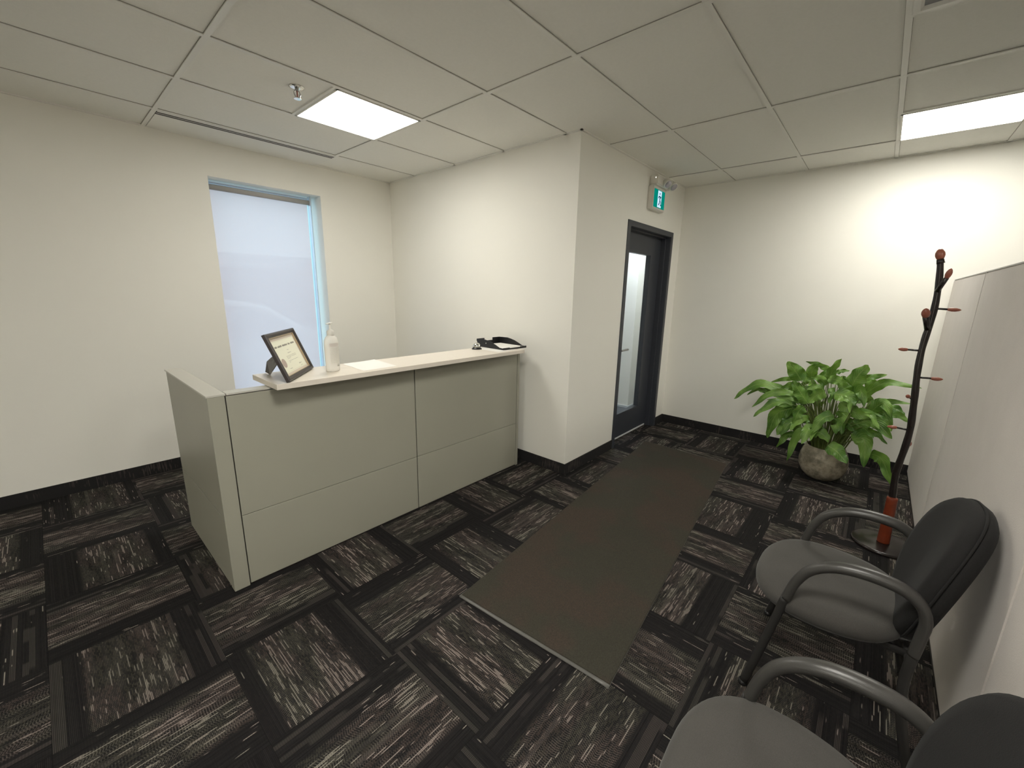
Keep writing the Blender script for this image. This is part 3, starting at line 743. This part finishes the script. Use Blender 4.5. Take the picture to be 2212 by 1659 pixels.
# ================================================================== ENTRANCE MAT
em = thing('entrance_mat', 'long dark entrance mat with a grey rubber edge in front of the door', 'mat', (2.6, 1.1, 0))
mc = [Vector(p) for p in ((1.175, 1.353, 0), (1.240, 0.560, 0), (3.952, 0.832, 0), (3.990, 1.622, 0))]
def matring(ie, il, z, curl=0.0):
    """ring with inset ie at the two short ends and il along the two long sides"""
    ax = (mc[3]-mc[0]).normalized(); ay = (mc[1]-mc[0]).normalized()
    cs = [mc[0]+ax*ie+ay*il, mc[1]+ax*ie-ay*il, mc[2]-ax*ie-ay*il, mc[3]-ax*ie+ay*il]
    out = []
    for k in range(4):
        a, b_ = cs[k], cs[(k+1) % 4]; n = 24
        for q in range(n):
            p = a.lerp(b_, q/n)
            c_ = curl*(0.35+0.65*abs(math.sin(5*p.y+1))) if k == 0 else 0.0
            out.append(Vector((p.x-2.6, p.y-1.1, z+c_)))
    return out
def f_(bm):
    rings = [matring(0, 0, 0.0006, 0.004), matring(0.0015, 0.0002, 0.003, 0.009), matring(0.010, 0.0007, 0.0042, 0.006), matring(0.020, 0.0012, 0.004)]
    V = [[bm.verts.new(p) for p in r] for r in rings]; n = len(V[0])
    for A, B in zip(V, V[1:]):
        for k in range(n): bm.faces.new((A[k], A[(k+1) % n], B[(k+1) % n], B[k]))
part('rubber_edge', M['rubber'], em, f_, smooth=True)
def f_(bm):
    V0 = [bm.verts.new(p) for p in matring(0.017, 0.0008, 0.001)]; V1 = [bm.verts.new(p) for p in matring(0.019, 0.0015, 0.008)]; V2 = [bm.verts.new(p) for p in matring(0.024, 0.005, 0.0095)]
    n = len(V0)
    for A, B in ((V0, V1), (V1, V2)):
        for k in range(n): bm.faces.new((A[k], A[(k+1) % n], B[(k+1) % n], B[k]))
    bm.faces.new(V2)
part('mat_pile', M['matpile'], em, f_)

# ================================================================== PARTITION
PY = -0.39; PT = 0.055; PZ = 1.648
pt = thing('office_partition', 'beige fabric-covered office partition behind the waiting chairs', 'partition', (2.4, PY-PT/2, 0))
xs = [-1.2, 0.05, 1.62, 3.405, 4.788]
for x0, x1 in zip(xs, xs[1:]):
    bm = bmesh.new(); box(bm, (x0-2.4+0.003, -PT/2, 0.035), (x1-2.4-0.003, PT/2, PZ), 0.006)
    obj('fabric_panel', bm, M['partition'], pt)
boxes('panel_joint', M['gap'], pt, [((x-2.4-0.004, -PT/2+0.006, 0.03), (x-2.4+0.004, PT/2-0.004, PZ)) for x in xs[1:-1]])
boxes('top_trim', M['fwood'], pt, [((xs[0]-2.4, -PT/2+0.002, PZ), (xs[-1]-2.4, PT/2-0.002, PZ+0.006))])
boxes('base_rail', plain('partition_base', (0.06, 0.058, 0.055), 0.5), pt, [((xs[0]-2.4, -PT/2+0.006, 0.0), (xs[-1]-2.4, PT/2-0.006, 0.04))])

# ================================================================== EXIT SIGN
ex = thing('exit_sign', 'green running-person exit sign with twin emergency lamps above the door', 'exit sign', (4.0, YC, 2.3))
sy = -0.052
def f_(bm): box(bm, (-0.112, sy, -0.030), (0.170, -0.0005, 0.175), 0.006)
part('sign_housing', M['white'], ex, f_)
SX0, SX1, SZ0, SZ1 = -0.090, 0.150, -0.008, 0.148
face = boxes('sign_face', M['signgreen'], ex, [((SX0, sy-0.0025, SZ0), (SX1, sy+0.001, SZ1))])
DX0_, DX1_ = -0.010, 0.072
boxes('doorway_symbol', M['signwhite'], face, [((DX0_, sy-0.004, SZ0+0.006), (DX1_, sy-0.0024, SZ1-0.006))])
def f_(bm):
    # running figure built from short strokes in the sign plane
    k = 0.90
    def stroke(pts, w):
        for (a, b_) in zip(pts, pts[1:]):
            a = Vector(a); b_ = Vector(b_); d = (b_-a).normalized(); n = Vector((-d.y, d.x))*w/2
            c4 = [a-n-d*w*0.3, a+n-d*w*0.3, b_+n+d*w*0.3, b_-n+d*w*0.3]
            quad(bm, [(c.x, sy-0.0048, c.y) for c in c4])
    stroke([(0.030, 0.095), (0.038, 0.060)], 0.018)
    stroke([(0.031, 0.096), (0.010, 0.090), (0.000, 0.078)], 0.010)
    stroke([(0.034, 0.094), (0.052, 0.084), (0.060, 0.094)], 0.010)
    stroke([(0.037, 0.062), (0.028, 0.036), (0.010, 0.018)], 0.012)
    stroke([(0.039, 0.060), (0.056, 0.044), (0.054, 0.022), (0.066, 0.020)], 0.012)
    lathe(bm, [(0.0085, 0), (0.0085, 0.001)], 16, Matrix.Translation((0.030, sy-0.004, 0.117)) @ Matrix.Rotation(math.radians(90), 4, 'X'))
part('running_figure', M['signdark'], face, f_)
def f_(bm): box(bm, (-0.100, -0.078, 0.176), (0.22, -0.0005, 0.262), 0.01)
part('battery_case', M['white'], ex, f_)
for hx in (0.085, 0.225):
    hp = Vector((hx-0.03, -0.105, 0.210))
    d = Vector((-0.25, -0.55, -0.55)).normalized()
    q = d.to_track_quat('Z', 'Y').to_matrix().to_4x4()
    def f_(bm):
        lathe(bm, [(0.018, -0.030), (0.034, -0.020), (0.040, 0.0), (0.042, 0.018), (0.040, 0.022)], 24, Matrix.Translation(hp) @ q)
        tube(bm, [(hx-0.03, -0.06, 0.225), hp], 0.012, 10)
    hd = part('lamp_head', M['white'], ex, f_, smooth=True)
    def f_(bm): lathe(bm, [(0.036, 0.0205), (0.030, 0.0235), (0.002, 0.0245)], 24, Matrix.Translation(hp) @ q)
    part('lamp_lens', plain('lamp_lens', (0.42, 0.40, 0.44), 0.2, metal=0.3), hd, f_, smooth=True)
def f_(bm):
    lathe(bm, [(0.004, 0), (0.004, 0.002)], 10, Matrix.Translation((-0.1, -0.06, 0.235)) @ Matrix.Rotation(math.radians(-90), 4, 'Y'))
part('indicator_light', M['led'], ex, f_)

# ================================================================== CHAIRS
def ring_pts(fn, n=56): return [fn(2*math.pi*k/n) for k in range(n)]
def se(a, hx, hy, n):
    c, s_ = math.cos(a), math.sin(a)
    return hx*math.copysign(abs(c)**(2/n), c), hy*math.copysign(abs(s_)**(2/n), s_)
def loft(bm, rings, cap0=True, cap1=True):
    V = [[bm.verts.new(p) for p in r] for r in rings]; n = len(V[0])
    for A, B in zip(V, V[1:]):
        for k in range(n): bm.faces.new((A[k], A[(k+1) % n], B[(k+1) % n], B[k]))
    if cap0: bm.faces.new(V[0][::-1])
    if cap1: bm.faces.new(V[-1])
def make_chair(label):
    t = thing('waiting_chair', label, 'chair', (1.87, 0, 0), group='waiting room chairs')
    # seat
    def sring(k, z):
        def fn(a):
            x, y = se(a, 0.262, 0.232, 2.7)
            taper = 1.0 - 0.10*max(0.0, -y/0.232)
            dip = -0.020*max(0, (y/0.232))**3*(1 if z > 0.42 else 0.3)
            return Vector((x*taper*k, -0.012+y*k, z+dip*k*k - (0.006*(x/0.262)**2 if z > 0.42 else 0)))
        return ring_pts(fn)
    def f_(bm): loft(bm, [sring(0.80, 0.372), sring(0.93, 0.378), sring(0.985, 0.396), sring(1.0, 0.418), sring(0.985, 0.438), sring(0.93, 0.453), sring(0.82, 0.461), sring(0.6, 0.466), sring(0.3, 0.468), sring(0.02, 0.468)])
    part('seat', M['seat'], t, f_, smooth=True)
    # backrest: front pad + rear shell with a piped seam
    cy, cz = -0.285, 0.615
    tl = math.radians(14)
    def bp(u_, w_, d):
        # u across, w up, d depth towards the sitter; curved about the vertical
        y = d + 0.55*u_*u_ - 0.25*w_*w_*0
        return Vector((u_, cy + y*math.cos(tl) - w_*math.sin(tl), cz + w_*math.cos(tl) + y*math.sin(tl)))
    def bring(k, d, hx=0.243, hz=0.250, n=2.5):
        def fn(a):
            x, w_ = se(a, hx, hz, n)
            x *= 1.0 - 0.10*max(0, -w_/hz)
            return bp(x*k, w_*k, d)
        return ring_pts(fn)
    def f_(bm): loft(bm, [bring(0.97, -0.002), bring(1.0, 0.006), bring(0.985, 0.022), bring(0.93, 0.036), bring(0.80, 0.044), bring(0.5, 0.047), bring(0.02, 0.047)])
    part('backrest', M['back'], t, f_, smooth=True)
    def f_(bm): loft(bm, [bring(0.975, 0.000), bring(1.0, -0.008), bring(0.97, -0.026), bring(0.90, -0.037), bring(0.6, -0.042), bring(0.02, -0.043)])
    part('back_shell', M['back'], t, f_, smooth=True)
    def f_(bm):
        r = bring(1.004, 0.001); r.append(r[0]); tube(bm, r, 0.0035, 6, cap=False)
    part('piping', M['back'], t, f_, smooth=True)
    for sx in (-1, 1):
        X = sx*0.243
        arm = smooth_path([(X, 0.092, 0.440), (X, 0.074, 0.515), (X, 0.040, 0.580), (X, -0.020, 0.622), (X, -0.095, 0.638), (X, -0.180, 0.632), (X, -0.230, 0.602), (X*0.985, -0.251, 0.550), (X*0.97, -0.250, 0.490), (X*0.96, -0.245, 0.42)], 6)
        n = len(arm)
        rr = []
        for i in range(n):
            q = i/(n-1); rr.append(0.0155 + 0.0045*math.exp(-((q-0.48)/0.22)**2))
        part('arm', M['armplastic'], t, lambda bm: tube(bm, arm, rr, 16, up=(1, 0, 0), flat=1.15), smooth=True)
        fl = smooth_path([(X, 0.094, 0.445), (X, 0.125, 0.27), (X, 0.176, 0.010)], 6)
        lg = part('leg', M['chairleg'], t, lambda bm: tube(bm, fl, 0.0145, 14), smooth=True)
        part('leg_glide', M['blackplastic'], lg, lambda bm: lathe(bm, [(0.016, 0.0), (0.017, 0.004), (0.0155, 0.018)], 16, Matrix.Translation((X, 0.178, 0))), smooth=True)
        rl = smooth_path([(X*0.96, -0.245, 0.425), (X, -0.240, 0.31), (X, -0.262, 0.16), (X, -0.300, 0.010)], 6)
        lg = part('leg', M['chairleg'], t, lambda bm: tube(bm, rl, 0.0145, 14), smooth=True)
        part('leg_glide', M['blackplastic'], lg, lambda bm: lathe(bm, [(0.016, 0.0), (0.017, 0.004), (0.0155, 0.018)], 16, Matrix.Translation((X, -0.302, 0))), smooth=True)
    def f_(bm):
        tube(bm, [(-0.243, 0.10, 0.385), (0.243, 0.10, 0.385)], 0.0115, 12)
        tube(bm, [(-0.243, -0.245, 0.365), (0.243, -0.245, 0.365)], 0.0115, 12)
        for sx in (-1, 1): tube(bm, [(sx*0.16, 0.10, 0.385), (sx*0.16, -0.245, 0.367)], 0.0115, 12)
    part('seat_frame', M['chairleg'], t, f_, smooth=True)
    for sx in (-1, 1):
        bs = smooth_path([(sx*0.09, -0.12, 0.37), (sx*0.09, -0.245, 0.372), (sx*0.09, -0.262, 0.40), (sx*0.09, -0.268, 0.44)], 5)
        part('back_support', M['chairleg'], t, lambda bm: tube(bm, bs, 0.010, 10), smooth=True)
    return t
def copy_tree(o, parent=None):
    c = o.copy(); COL.objects.link(c)
    if parent: c.parent = parent
    for ch in list(o.children): copy_tree(ch, c)
    return c
ch1 = make_chair('black upholstered waiting chair with looped arms, nearer the coat rack')
ch2 = copy_tree(ch1); ch2.location = (0.872, 0.004, 0); ch2.rotation_euler = (0, 0, math.radians(1.0))
ch2['label'] = 'black upholstered waiting chair cut off by the bottom right corner of the photo'
ch2['category'] = 'chair'

# ================================================================== COAT RACK
rk = thing('coat_rack', 'tree-like black coat rack with reddish wooden tips and round base', 'coat rack', (3.26, -0.238, 0))
OF = Vector((3.26, -0.238, 0))
def f_(bm): lathe(bm, [(0.150, 0.0), (0.156, 0.003), (0.157, 0.014), (0.153, 0.020), (0.146, 0.023), (0.03, 0.024)], 56)
part('base', M['blackmetal'], rk, f_, smooth=True)
def f_(bm): lathe(bm, [(0.030, 0.023), (0.031, 0.03), (0.026, 0.30), (0.0265, 0.318), (0.024, 0.322)], 28, Matrix.Rotation(math.radians(-1.0), 4, 'X'))
part('wood_sleeve', M['sleeve'], rk, f_, smooth=True)
pp = [(-0.194, 1.719), (-0.204, 1.655), (-0.211, 1.591), (-0.217, 1.49), (-0.216, 1.387), (-0.208, 1.279), (-0.206, 1.184), (-0.211, 1.073), (-0.221, 0.963), (-0.230, 0.851), (-0.236, 0.763), (-0.234, 0.656), (-0.226, 0.547), (-0.222, 0.464), (-0.231, 0.333), (-0.236, 0.26)]
pp = smooth_path([Vector((3.26+0.014*math.sin(z*5.0), y, z))-OF for y, z in pp], 4)
part('pole', M['blackmetal'], rk, lambda bm: tube(bm, pp, [0.0145+0.0035*(1-p.z/1.72)+0.0008*math.sin(p.z*40) for p in pp], 16), smooth=True)
def bud(bm, a, b_, r):
    a = Vector(a); b_ = Vector(b_); q = (b_-a).to_track_quat('Z', 'Y').to_matrix().to_4x4(); L = (b_-a).length
    lathe(bm, [(r*0.55, 0), (r*0.8, L*0.1), (r, L*0.35), (r*0.95, L*0.6), (r*0.6, L*0.86), (r*0.12, L)], 18, Matrix.Translation(a-OF) @ q)
pegs = [  # pole point, bud start, bud end, branch radius, bud radius
    ((3.26, -0.200, 1.69), (3.26, -0.194, 1.712), (3.26, -0.184, 1.768), 0.016, 0.0205),
    ((3.262, -0.212, 1.545), (3.215, -0.232, 1.612), (3.195, -0.240, 1.660), 0.011, 0.0135),
    ((3.26, -0.210, 1.340), (3.215, -0.188, 1.405), (3.19, -0.180, 1.452), 0.014, 0.019),
    ((3.262, -0.216, 1.452), (3.262, -0.268, 1.449), (3.262, -0.320, 1.447), 0.0055, 0.0105),
    ((3.26, -0.206, 1.217), (3.262, -0.150, 1.217), (3.262, -0.108, 1.216), 0.0055, 0.0105),
    ((3.258, -0.214, 1.066), (3.262, -0.270, 1.067), (3.262, -0.318, 1.068), 0.0055, 0.0105),
    ((3.255, -0.222, 0.935), (3.205, -0.196, 0.955), (3.175, -0.186, 0.968), 0.0055, 0.0105),
    ((3.256, -0.236, 0.754), (3.262, -0.180, 0.755), (3.262, -0.136, 0.753), 0.0055, 0.0105),
    ((3.262, -0.236, 0.600), (3.335, -0.252, 0.640), (3.365, -0.258, 0.662), 0.0055, 0.0105)]
for a, b_, c, r1, r2 in pegs:
    a, b_, c = Vector(a), Vector(b_), Vector(c)
    pg = part('peg', M['blackmetal'], rk, lambda bm: tube(bm, [a-OF, a.lerp(b_, 0.5)-OF, b_-OF], [r1*1.1, r1, r1*0.95], 12), smooth=True)
    part('wooden_tip', M['bud'], pg, lambda bm: bud(bm, b_, c, r2), smooth=True)

# ================================================================== PLANT
LEAVES=[
([[4.2,0.414,0.807],[4.175,0.465,0.885],[4.15,0.527,0.962]],0.121),
([[4.25,0.351,0.818],[4.225,0.354,0.902],[4.2,0.313,0.971]],0.08),
([[4.32,0.399,0.775],[4.335,0.395,0.824],[4.35,0.393,0.872]],0.074),
([[4.3,0.235,0.796],[4.275,0.223,0.914],[4.25,0.178,1.018]],0.068),
([[4.15,0.081,0.813],[4.125,0.055,0.912],[4.1,0.008,1.007]],0.127),
([[4.5,0.241,0.866],[4.515,0.324,0.912],[4.53,0.439,0.93]],0.05),
([[4.45,0.205,0.865],[4.465,0.171,0.889],[4.48,0.119,0.897]],0.037),
([[4.35,0.034,0.841],[4.365,-0.019,0.874],[4.38,-0.117,0.911]],0.058),
([[4.45,0.486,0.772],[4.465,0.574,0.756],[4.48,0.676,0.707]],0.039),
([[4.3,0.532,0.687],[4.275,0.746,0.708],[4.25,0.915,0.541]],0.08),
([[4.4,0.673,0.618],[4.415,0.765,0.637],[4.43,0.846,0.561]],0.04),
([[4.15,0.436,0.7],[4.125,0.602,0.674],[4.1,0.731,0.527]],0.06),
([[4.08,0.431,0.614],[4.055,0.567,0.605],[4.03,0.696,0.461]],0.076),
([[4.2,0.354,0.606],[4.175,0.438,0.645],[4.15,0.635,0.606]],0.057),
([[4.08,0.33,0.646],[4.055,0.395,0.736],[4.03,0.454,0.826]],0.098),
([[4.0,0.348,0.634],[3.975,0.376,0.578],[3.95,0.39,0.475]],0.081),
([[4.08,0.43,0.585],[4.055,0.533,0.51],[4.03,0.567,0.297]],0.12),
([[4.15,0.433,0.486],[4.125,0.474,0.413],[4.1,0.51,0.32]],0.09),
([[4.0,0.229,0.774],[3.975,0.279,0.739],[3.95,0.317,0.674]],0.09),
([[3.98,0.168,0.774],[3.955,0.094,0.769],[3.93,0.032,0.718]],0.11),
([[4.1,0.174,0.736],[4.075,0.065,0.806],[4.05,-0.022,0.809]],0.072),
([[4.2,0.021,0.715],[4.183,-0.044,0.814],[4.167,-0.131,0.88],[4.15,-0.31,0.871]],0.075),
([[4.22,-0.068,0.589],[4.203,-0.071,0.678],[4.187,-0.141,0.726],[4.17,-0.279,0.745]],0.071),
([[4.05,0.131,0.695],[4.025,0.033,0.647],[4.0,-0.064,0.621]],0.1),
([[4.3,-0.133,0.671],[4.275,-0.205,0.668],[4.25,-0.262,0.632]],0.064),
([[4.25,-0.148,0.611],[4.225,-0.221,0.635],[4.2,-0.293,0.594]],0.056),
([[4.05,0.007,0.548],[4.025,-0.086,0.602],[4.0,-0.209,0.497]],0.106),
([[4.1,-0.013,0.487],[4.083,-0.084,0.504],[4.067,-0.136,0.487],[4.05,-0.193,0.437]],0.056),
([[4.1,0.128,0.536],[4.075,0.053,0.54],[4.05,0.003,0.488]],0.099),
([[3.95,0.144,0.609],[3.925,0.208,0.577],[3.9,0.271,0.423]],0.084),
([[3.98,0.267,0.44],[3.955,0.197,0.448],[3.93,0.145,0.395]],0.092),
([[3.98,0.289,0.443],[3.955,0.353,0.393],[3.93,0.39,0.169]],0.073),
([[3.95,0.148,0.363],[3.925,0.083,0.337],[3.9,0.01,0.268]],0.112),
([[4.05,0.01,0.424],[4.025,-0.062,0.441],[4.0,-0.09,0.236]],0.107),
([[4.1,-0.112,0.325],[4.075,-0.188,0.301],[4.05,-0.269,0.122]],0.092),
([[4.2,0.235,0.851],[4.175,0.172,0.849],[4.15,0.102,0.833]],0.074),
([[4.22,0.241,0.791],[4.195,0.291,0.843],[4.17,0.347,0.846]],0.063),
([[4.2,0.246,0.753],[4.175,0.304,0.772],[4.15,0.362,0.742]],0.063),
([[4.3,0.424,0.723],[4.275,0.479,0.743],[4.25,0.557,0.717]],0.075),
([[4.3,0.003,0.802],[4.275,-0.043,0.845],[4.25,-0.101,0.866]],0.061),
([[4.15,0.163,0.8],[4.125,0.115,0.812],[4.1,0.054,0.803]],0.065),
([[4.25,0.22,0.766],[4.225,0.193,0.726],[4.2,0.205,0.648]],0.055),
([[4.3,0.491,0.599],[4.275,0.564,0.633],[4.25,0.673,0.653]],0.051),
([[4.25,0.403,0.667],[4.225,0.461,0.661],[4.2,0.537,0.626]],0.057),
([[4.35,0.31,0.784],[4.365,0.264,0.864],[4.38,0.211,0.894]],0.065),
([[4.35,0.154,0.866],[4.365,0.136,0.826],[4.38,0.068,0.819]],0.047),
([[4.22,0.462,0.771],[4.195,0.417,0.674],[4.17,0.366,0.622]],0.065),
([[4.3,0.134,0.593],[4.275,0.095,0.59],[4.25,0.063,0.513]],0.04),
([[4.3,0.322,0.631],[4.275,0.27,0.612],[4.25,0.234,0.649]],0.041),
([[4.4,0.61,0.602],[4.415,0.687,0.641],[4.43,0.824,0.633]],0.048)]

PO = Vector((4.20, 0.168, 0))
pl = thing('potted_plant', 'leafy green plant in a round stone-grey pot by the back wall', 'plant', PO)
def f_(bm):
    pr = [(0.060, 0.0), (0.100, 0.010), (0.140, 0.050), (0.164, 0.105), (0.170, 0.150), (0.166, 0.200), (0.152, 0.245), (0.138, 0.275), (0.134, 0.284), (0.128, 0.286), (0.124, 0.278), (0.130, 0.25)]
    lathe(bm, pr, 56, cap=False)
    quad(bm, [(-0.04, -0.04, 0.001), (0.04, -0.04, 0.001), (0.04, 0.04, 0.001), (-0.04, 0.04, 0.001)])
part('pot', M['pot'], pl, f_, smooth=True)
part('soil', M['soil'], pl, lambda bm: lathe(bm, [(0.131, 0.248), (0.09, 0.256), (0.01, 0.26)], 32, cap=True))
CAMP = Vector((0, 0, 1.5))
lrnd = random.Random(11)
bmL = bmesh.new(); uvl = bmL.loops.layers.uv.new('UVMap')
bmS = bmesh.new()
def add_leaf(P, width, twist=None):
    pts = smooth_path(P, 8 if len(P) < 4 else 6); n = len(pts)
    length = sum((b_-a).length for a, b_ in zip(pts, pts[1:]))
    tw = lrnd.uniform(-0.5, 0.5) if twist is None else twist
    ph = lrnd.uniform(0, 6.28); amp = 0.014
    rows = []
    for i, p in enumerate(pts):
        t = i/(n-1)
        tan = (pts[min(i+1, n-1)]-pts[max(i-1, 0)]).normalized()
        view = (p-CAMP).normalized()
        side = tan.cross(view)
        if side.length < 1e-3: side = Vector((0, 1, 0))
        side.normalize()
        nrm = side.cross(tan).normalized()
        if nrm.z < 0: nrm = -nrm
        side = (side*math.cos(tw) + nrm*math.sin(tw)).normalized(); nrm2 = tan.cross(side).normalized()
        if nrm2.dot(nrm) < 0: nrm2 = -nrm2
        w_ = width*0.5*(math.sin(math.pi*min(1, t**0.72))**0.75)*(1-0.25*t)*1.15
        if t < 0.04: w_ = 0.003
        if t > 0.97: w_ = 0.001
        row = []
        for k in range(7):
            q = (k-3)/3
            cup = 0.16*w_*abs(q)**1.5
            wav = amp*abs(q)**2*math.sin(ph+t*17+(1.3 if q > 0 else 0))*min(1, w_/0.02)
            row.append((bmL.verts.new(p-PO + side*w_*q + nrm2*(cup+wav)), (k/6, t)))
        rows.append(row)
    for A, B in zip(rows, rows[1:]):
        for k in range(6):
            f1 = bmL.faces.new((A[k][0], A[k+1][0], B[k+1][0], B[k][0]))
            for lp, uv in zip(f1.loops, (A[k][1], A[k+1][1], B[k+1][1], B[k][1])): lp[uvl].uv = uv
def add_stem(base):
    d = Vector(base) - PO; a = math.atan2(d.y, d.x)+lrnd.uniform(-0.4, 0.4)
    r = 0.095*lrnd.uniform(0.2, 1.0)
    root = Vector((r*math.cos(a), r*math.sin(a), 0.25))
    b_ = d
    mid = root.lerp(b_, 0.55) + Vector((0, 0, 0.10*min(1, b_.xy.length/0.35) + 0.02)) 
    if b_.z < 0.35: mid.z = max(mid.z, 0.36)
    tube(bmS, smooth_path([root, mid, b_], 6), [0.0052-0.0026*i/12 for i in range(13)], 6)
for P, wd in LEAVES:
    P = [Vector(p) for p in P]
    add_leaf(P, wd); add_stem(P[0])
# filler foliage round the far side and inside the clump
for k in range(30):
    a = lrnd.uniform(0, 2*math.pi); 
    ring = lrnd.random()
    r0 = 0.06+0.20*ring; zb = lrnd.uniform(0.45, 0.80)-0.16*ring
    dirv = Vector((math.cos(a), math.sin(a)*1.05, 0))
    L = lrnd.uniform(0.15, 0.24)
    base = PO + dirv*r0 + Vector((0.02, 0.0, zb))
    if base.x < 3.98 and zb > 0.5 and k % 3: base.x += 0.2
    out = dirv*L*lrnd.uniform(0.55, 0.95)
    rise = lrnd.uniform(-0.02, 0.10)
    P = [base, base+out*0.5+Vector((0, 0, rise+0.02)), base+out+Vector((0, 0, rise-lrnd.uniform(0.02, 0.12)))]
    for p in P:
        p.x = min(p.x, 4.70); p.y = max(p.y, -0.33)
    add_leaf(P, lrnd.uniform(0.055, 0.095)); add_stem(base)
for k in range(60):
    a = lrnd.uniform(0, 2*math.pi); d = Vector((math.cos(a), math.sin(a), 0)); r = 0.115*math.sqrt(lrnd.random())
    tube(bmS, smooth_path([d*r+Vector((0, 0, 0.25)), d*(r*1.5+0.02)+Vector((0, 0, 0.45)), d*(r*2.2+0.05)+Vector((0, 0, lrnd.uniform(0.5, 0.72)))], 4), 0.0035, 5)
part_fol = obj('foliage', bmL, M['leaf'], pl, smooth=True)
part_st = obj('stems', bmS, M['stem'], pl, smooth=True)
